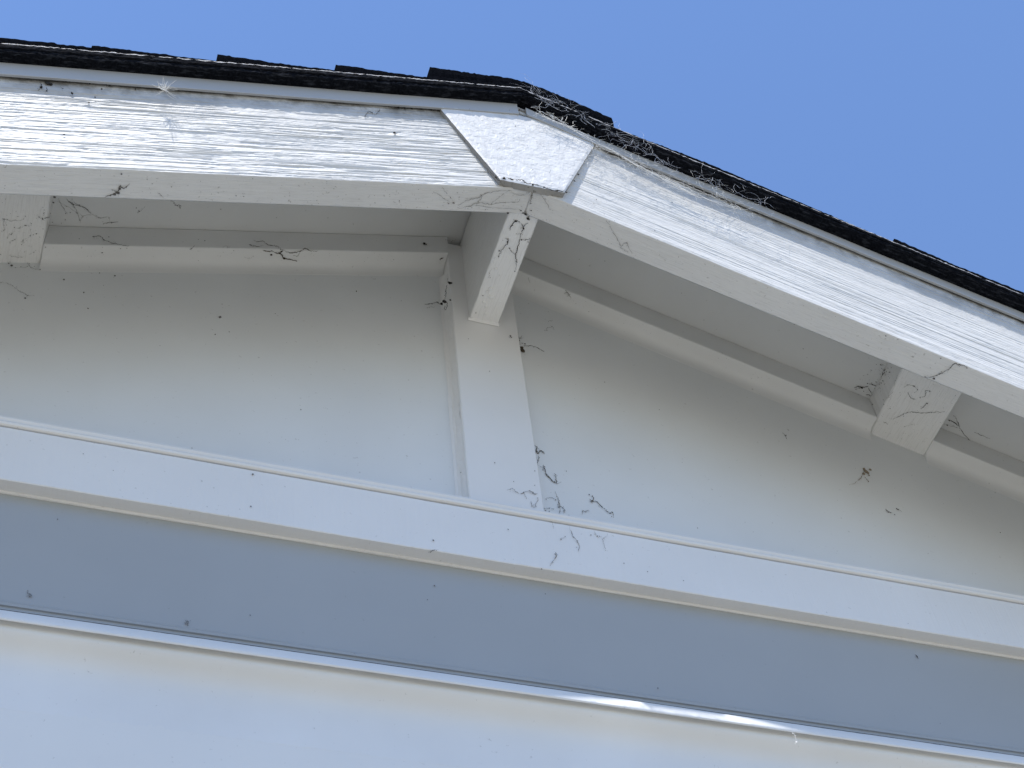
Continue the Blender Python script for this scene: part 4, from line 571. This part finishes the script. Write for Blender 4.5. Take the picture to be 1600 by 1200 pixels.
def lap(side, pts, base_h, seed, y0=-0.2525):
    """one course of shingle over the edge strip: wedge whose top follows pts (x, h)"""
    px = np.array([p_[0] for p_ in pts]); ph = np.array([p_[1] for p_ in pts])
    xs = span(px[0], px[-1], 0.0035)
    tops = np.interp(xs, px, ph)
    v = []; uv = []; ny = 5
    mh = 3
    for i, (x, t) in enumerate(zip(xs, tops)):
        t = max(t, base_h+0.0012)
        for j in range(4):
            h = base_h+0.0003+(t-base_h)*j/3
            e1 = 0.0011*(vnoise(np.array(x*300.), np.array(j*4.0), seed)+vnoise(np.array(x*720.), np.array(j*4.0), seed+1)-1)
            e2 = 0.0009*(vnoise(np.array(x*260.), np.array(j*4.0), seed+2)+vnoise(np.array(x*650.), np.array(j*4.0), seed+3)-1)
            v.append((x, y0+e1+(0.0008 if j == 3 else 0), h+(e2 if j == 3 else 0)-SL*abs(x))); uv.append((x, h))
        v.append((x, 0.68, t-SL*abs(x))); uv.append((x, 0.5))
        v.append((x, 0.68, base_h+0.0003-SL*abs(x))); uv.append((x, 0.5))
    n = 6; f = []; idx = []
    for i in range(len(xs)-1):
        for j in range(n):
            k = (j+1) % n; f.append((i*n+j, i*n+k, (i+1)*n+k, (i+1)*n+j)[::-1]); idx.append(1 if j == 3 else 0)
    f.append(tuple(range(n))); idx.append(0); f.append(tuple((len(xs)-1)*n+j for j in range(n-1, -1, -1))); idx.append(0)
    return rp(mesh_obj('shingle', v, f, None, None, uv, False, [MW['butt'], MW['granule']], idx))
ext = LAPS_L[0]; dx = ext[1][0]-ext[0][0]
LAPS_L[0] = [(-0.69, ext[0][1]+0.004), ext[1]]
for i, L_ in enumerate(LAPS_L): lap(-1, L_, 0.2366, 600+i*7)
for i in range(6): lap(-1, [(-0.83-0.14*i, 0.256), (-0.69-0.14*i, 0.2395)], 0.2366, 660+i*7)
LAPS_R[1] = [(x_, h_+0.0035*(1-i_/2)) for i_, (x_, h_) in enumerate(LAPS_R[1])]
for i, L_ in enumerate(LAPS_R): lap(1, L_, 0.2208, 700+i*7, -0.2560)
for i in range(6): lap(1, [(0.7125+0.14*i, 0.230), (0.8515+0.14*i, 0.236)], 0.2208, 740+i*7, -0.2560)

def ridge_cap(y_back, first):
    px = np.array([c[0] for c in CAP]); py = np.array([c[1] for c in CAP]); pz = np.array([c[2] for c in CAP])
    xs = span(px[0], px[-1], 0.003)
    tz = np.interp(xs, px, pz); ty = np.interp(xs, px, py)
    ker = np.ones(7)/7
    tz = np.convolve(np.pad(tz, 3, 'edge'), ker, 'valid'); ty = np.convolve(np.pad(ty, 3, 'edge'), ker, 'valid')
    v = []; uv = []; n = 8; f = []; idx = []
    for i, x in enumerate(xs):
        bh = (0.2366 if x < 0 else 0.2240)-SL*abs(x)-0.002
        for j in range(6):
            w = j/5
            e1 = 0.0013*(vnoise(np.array(x*300.), np.array(j*4.0), 801)+vnoise(np.array(x*720.), np.array(j*4.0), 802)-1)
            e2 = 0.0009*(vnoise(np.array(x*260.), np.array(j*4.0), 803)-0.5)
            # two plies: a small step half way
            v.append((x, ty[i]+e1+(0.0006 if j == 5 else 0)+(0.0012 if j < 3 else 0), bh+(tz[i]-bh)*w+(e2 if j else 0))); uv.append((x, w*0.03))
        v.append((x, 0.10, tz[i]+0.002)); uv.append((x, 0.4)); v.append((x, 0.10, bh)); uv.append((x, 0.4))
    for i in range(len(xs)-1):
        for j in range(n):
            k = (j+1) % n; f.append((i*n+j, i*n+k, (i+1)*n+k, (i+1)*n+j)[::-1]); idx.append(1 if j == 5 else 0)
    f.append(tuple(range(n))); idx.append(0); f.append(tuple((len(xs)-1)*n+j for j in range(n-1, -1, -1))); idx.append(0)
    return rp(mesh_obj('ridge_cap', v, f, None, None, uv, False, [MW['butt'], MW['granule']], idx))
cap0 = ridge_cap(0.1, True)
for i in range(1, 6):
    c_ = cap0.copy(); C.objects.link(c_); c_.parent = roof; c_.location = (0, 0.30*i, -0.012 if i % 2 else -0.010)

# ------------------------------------------------------------------ webs, debris and specks: things of their own
def smooth_path(pts, k=4, wig=0.0, r=None):
    P = [Vector(p_) for p_ in pts]
    if len(P) < 3: 
        out = [P[0].lerp(P[-1], t/k) for t in range(k+1)]
    else:
        out = []
        for i in range(len(P)-1):
            p0 = P[i-1] if i else P[i]*2-P[i+1]; p1 = P[i]; p2 = P[i+1]; p3 = P[i+2] if i+2 < len(P) else P[i+1]*2-P[i]
            for s in range(k):
                t = s/k
                out.append(0.5*((2*p1)+(p2-p0)*t+(2*p0-5*p1+4*p2-p3)*t*t+(3*p1-p0-3*p2+p3)*t*t*t))
        out.append(P[-1])
    if wig:
        for i in range(1, len(out)-1):
            out[i] = out[i]+Vector((r.gauss(0, wig), r.gauss(0, wig), r.gauss(0, wig)))
    return out
def tube(v, f, path, rad, r, sides=5, vary=0.45):
    n = len(path); base = len(v)
    for i, p_ in enumerate(path):
        t = (path[min(i+1, n-1)]-path[max(i-1, 0)])
        if t.length < 1e-9: t = Vector((0, 0, 1))
        t.normalize(); a = t.orthogonal().normalized(); b_ = t.cross(a)
        end = min(i, n-1-i)/max(1, n*0.18); rr = rad*(0.35+0.65*min(1, end))*(1+r.uniform(-vary, vary))
        for s in range(sides):
            ph = 2*math.pi*s/sides; v.append(tuple(p_+a*(rr*math.cos(ph))+b_*(rr*math.sin(ph))))
    for i in range(n-1):
        for s in range(sides):
            s2 = (s+1) % sides; f.append((base+i*sides+s, base+i*sides+s2, base+(i+1)*sides+s2, base+(i+1)*sides+s))
    f.append(tuple(base+s for s in range(sides-1, -1, -1))); f.append(tuple(base+(n-1)*sides+s for s in range(sides)))
def lump(v, f, c, rad, r, rings=5, seg=8):
    base = len(v); c = Vector(c); ax = Vector((r.uniform(0.7, 1.35), r.uniform(0.45, 0.8), r.uniform(0.7, 1.2)))
    rot = Matrix.Rotation(r.uniform(0, 6.3), 3, 'Y')
    for i in range(rings+1):
        th = math.pi*i/rings
        for s in range(seg):
            ph = 2*math.pi*s/seg; k = rad*r.uniform(0.72, 1.22)
            d = Vector((k*math.sin(th)*math.cos(ph)*ax.x, k*math.sin(th)*math.sin(ph)*ax.y, k*math.cos(th)*ax.z))
            v.append(tuple(c+rot @ d))
    for i in range(rings):
        for s in range(seg):
            s2 = (s+1) % seg; f.append((base+i*seg+s, base+i*seg+s2, base+(i+1)*seg+s2, base+(i+1)*seg+s))
for ti, (name, label, cat, mat, group, S, B) in enumerate(THINGS):
    r = random.Random(1000+ti); pieces = []; fv = []; ff = []; cv = []; cf = []
    for rad, pts in S:
        v, f = ([], []) if rad >= 0.0006 else (fv, ff)
        tube(v, f, smooth_path(pts, 6, 0.00042, r), rad*(0.42 if rad >= 0.0006 else 0.32), r, 5, 0.65)
        for k in range(2+int(len(pts)*1.2)):       # grit caught on the thread
            p_ = Vector(pts[r.randrange(len(pts))]).lerp(Vector(pts[r.randrange(len(pts))]), r.random()*0.3)
            lump(cv, cf, p_+Vector((r.gauss(0, .0008), 0, r.gauss(0, .0008))), r.uniform(0.0002, 0.0006), r, 3, 5)
        if rad > 0.0007:                            # a few loose hairs along the thicker threads
            for k in range(2):
                p_ = Vector(r.choice(pts)); d = Vector((r.uniform(-1, 1), r.uniform(-0.3, 0.1), r.uniform(-1, 1)))*r.uniform(0.003, 0.007)
                tube(fv, ff, smooth_path([p_, p_+d*0.5+Vector((r.gauss(0, .0008), 0, r.gauss(0, .0008))), p_+d], 3, 0.0002, r), 0.00016, r, 3)
        if rad >= 0.0006: pieces.append(('strand', v, f))
    for rad, p_ in B:
        v, f = ([], []) if rad >= 0.0016 else (cv, cf)
        lump(v, f, p_, rad*{'soot': 1.0, 'black': 0.95, 'brown': 0.9}.get(mat, 0.68), r)
        if mat == 'soot':
            for k in range(7):
                lump(cv, cf, Vector(p_)+Vector((r.gauss(0, rad*0.9), r.gauss(0, rad*0.2), r.gauss(0, rad*0.6))), rad*r.uniform(0.2, 0.5), r, 3, 5)
        if rad >= 0.0016: pieces.append(('lump', v, f))
    if fv: pieces.append(('fine_threads', fv, ff))
    if cv: pieces.append(('crumbs', cv, cf))
    c = np.mean(np.concatenate([np.array(p_[1]) for p_ in pieces]), 0); loc = tuple(float(t) for t in c)
    if len(pieces) == 1:
        o = mesh_obj(name, np.array(pieces[0][1])-c, pieces[0][2], MW[mat]); o.location = loc
    else:
        o = empty(name, loc)
        for pn, v, f in pieces:
            ch = mesh_obj(pn, np.array(v)-c, f, MW[mat], o)
            if pn in ('fine_threads', 'crumbs'): ch['kind'] = 'stuff'
            if pn == 'fine_threads' and mat in ('debris', 'web', 'black'): ch.data.materials[0] = MW['web']
    o['label'] = label; o['category'] = cat; o['kind'] = 'thing'
    if group: o['group'] = group

r = random.Random(5); v = []; f = []
for rad, p_ in SPECKS: lump(v, f, p_, rad*0.85, r, 4, 6)
for k in range(300):                                # peppering of fly dirt under the eaves
    x = r.gauss(-0.08, 0.18) if k < 150 else r.uniform(-0.66, 0.75)
    y = r.uniform(YF+0.002, YB-0.002)
    lump(v, f, (x, y, -SL*abs(x)-0.0004), r.uniform(0.00018, 0.0005), r, 3, 5)
for k in range(170):
    s_ = r.choice((-1, 1)); x = s_*r.uniform(0.57, 0.655); y = r.uniform(YB+0.07, -0.005)
    lump(v, f, (x, y, 0.1575-SL*abs(x)-0.0004), r.uniform(0.0002, 0.0006 if s_ < 0 else 0.0004), r, 3, 5)
for k in range(230):                                # soot against the right lookout, thickest in the front corner
    t_ = min(1, abs(r.gauss(0, 0.42))); y = YB+0.06+t_*0.135; u_ = abs(r.gauss(0, 0.4))
    if k % 2: x = 0.5695+0.0115*(y-YB)/0.195-0.0006; h = 0.1985-min(0.038, u_*0.03)
    else: x = 0.5690+0.0115*(y-YB)/0.195-min(0.06, u_*0.03); h = 0.1992
    lump(v, f, (x, y, h-SL*x), r.uniform(0.0002, 0.0011)*(1-0.5*min(1, u_)), r, 3, 5)
for k in range(130):
    x = r.uniform(-0.6, 0.62); lump(v, f, (x, r.uniform(-0.024, -0.008), 0.1572-SL*abs(x)-0.0004), r.uniform(0.00018, 0.00042), r, 3, 5)
for k in range(150):
    x = r.uniform(-0.6, 0.75); lump(v, f, (x, 0.0026, r.uniform(-0.35, 0.14)-0.8*SL*max(0, abs(x)-0.1)*0), r.uniform(0.00015, 0.0004), r, 3, 5) if abs(x) > 0.06 and r.random() < 0.8 else None
o = mesh_obj('dirt_specks', v, f, MW['debris']); o['kind'] = 'stuff'; o['label'] = 'scattered tiny dark dirt specks over the white paintwork'; o['category'] = 'dirt specks'

# white seed tuft caught under the left drip edge
v = []; f = []; c = Vector(TUFT)
for k in range(40):
    d = Vector((r.gauss(0, 1), r.gauss(-0.5, 0.6), r.gauss(-0.1, 0.9))).normalized()*r.uniform(0.006, 0.019)
    tube(v, f, smooth_path([c, c+d*0.5+Vector((r.gauss(0, .0012), r.gauss(0, .0012), r.gauss(0, .0012))), c+d], 3), 0.00019, r, 3)
lump(v, f, c, 0.0012, r)
o = mesh_obj('seed_tuft', np.array(v)-np.array(c), f, MW['white']); o.location = c
o['label'] = 'white fluffy seed tuft caught under the left drip edge'; o['category'] = 'seed tuft'

# big pale web over the right roof edge beside the peak
r = random.Random(42); v = []; f = []; P = [Vector(p_) for p_ in CW]
def along(t):
    t = max(0, min(0.9999, t))*(len(P)-1); i = int(t); return P[i].lerp(P[i+1], t-i)
def curl(a, n, step, ymin, ymax, rad):
    pts = [a]; d = Vector((r.gauss(0, 1), r.gauss(0, 0.2), r.gauss(0, 0.9))).normalized()
    for q_ in range(n):
        d = (d+Vector((r.gauss(0, 0.36), r.gauss(0, 0.15), r.gauss(0, 0.36)))).normalized()
        q = pts[-1]+d*step; q.y = min(max(q.y, ymin), ymax); pts.append(q)
    tube(v, f, smooth_path(pts, 3), rad, r, 3)
for k in range(175):                                 # over the black shingle edge
    t = r.random()**1.25
    a = along(t)+Vector((0, 0, r.uniform(0.016, 0.055) if r.random() < 0.5*(1-t) else abs(r.gauss(0, 0.012))+0.014)); a.y = -0.2605
    curl(a, r.randint(3, 8), r.uniform(0.0025, 0.007), -0.2645, -0.2590, r.choice((0.00008, 0.0001, 0.00016)))
wv, wf = v, f; v, f = [], []
for k in range(120):                                 # along the drip edge
    t = r.random()*0.95
    a = along(t)+Vector((0, 0, r.gauss(0.004, 0.004))); a.y = r.uniform(-0.252, -0.2415)
    curl(a, r.randint(3, 7), r.uniform(0.0015, 0.004), -0.256, -0.2412, r.choice((0.00012, 0.00016, 0.00022)))
for k in range(300):                                 # over the shaded band of the rake board beside the block
    x = 0.075+0.24*r.random()**1.6; a = Vector((x, -0.2375, 0.180-SL*x-r.uniform(0.004, 0.05 if x > 0.14 else 0.11)))
    if x < 0.105-0.4*(0.15-a.z): continue
    if r.random() < 0.6: a.y = r.uniform(-0.252, -0.244); a.z += 0.008
    curl(a, r.randint(3, 7), r.uniform(0.0015, 0.0045), a.y-0.002, a.y+0.002, r.choice((0.00010, 0.00013, 0.00016)))
for k in range(24):                                  # longer threads along the drip edge
    t = r.uniform(0, 0.8); a = along(t); b_ = along(t+r.uniform(0.08, 0.25)); a = a+Vector((0, r.uniform(0.004, .012), r.gauss(0.003, .003))); b_ = b_+Vector((0, r.uniform(0.004, .012), r.gauss(0.003, .003)))
    m_ = a.lerp(b_, 0.5)+Vector((0, 0, r.gauss(-0.001, 0.002)))
    tube(v, f, smooth_path([a, m_, b_], 6, 0.0004, r), 0.00026, r, 4)
cw0 = P[2]
o = empty('cobweb', cw0); o['kind'] = 'thing'
ch = mesh_obj('grey_silk', np.array(wv)-np.array(cw0), wf, MW['silk'], o); ch['kind'] = 'stuff'
ch = mesh_obj('white_silk', np.array(v)-np.array(cw0), f, MW['white'], o); ch['kind'] = 'stuff'
o['label'] = 'large pale tangled cobweb draped over the right roof edge beside the peak block'; o['category'] = 'cobweb'
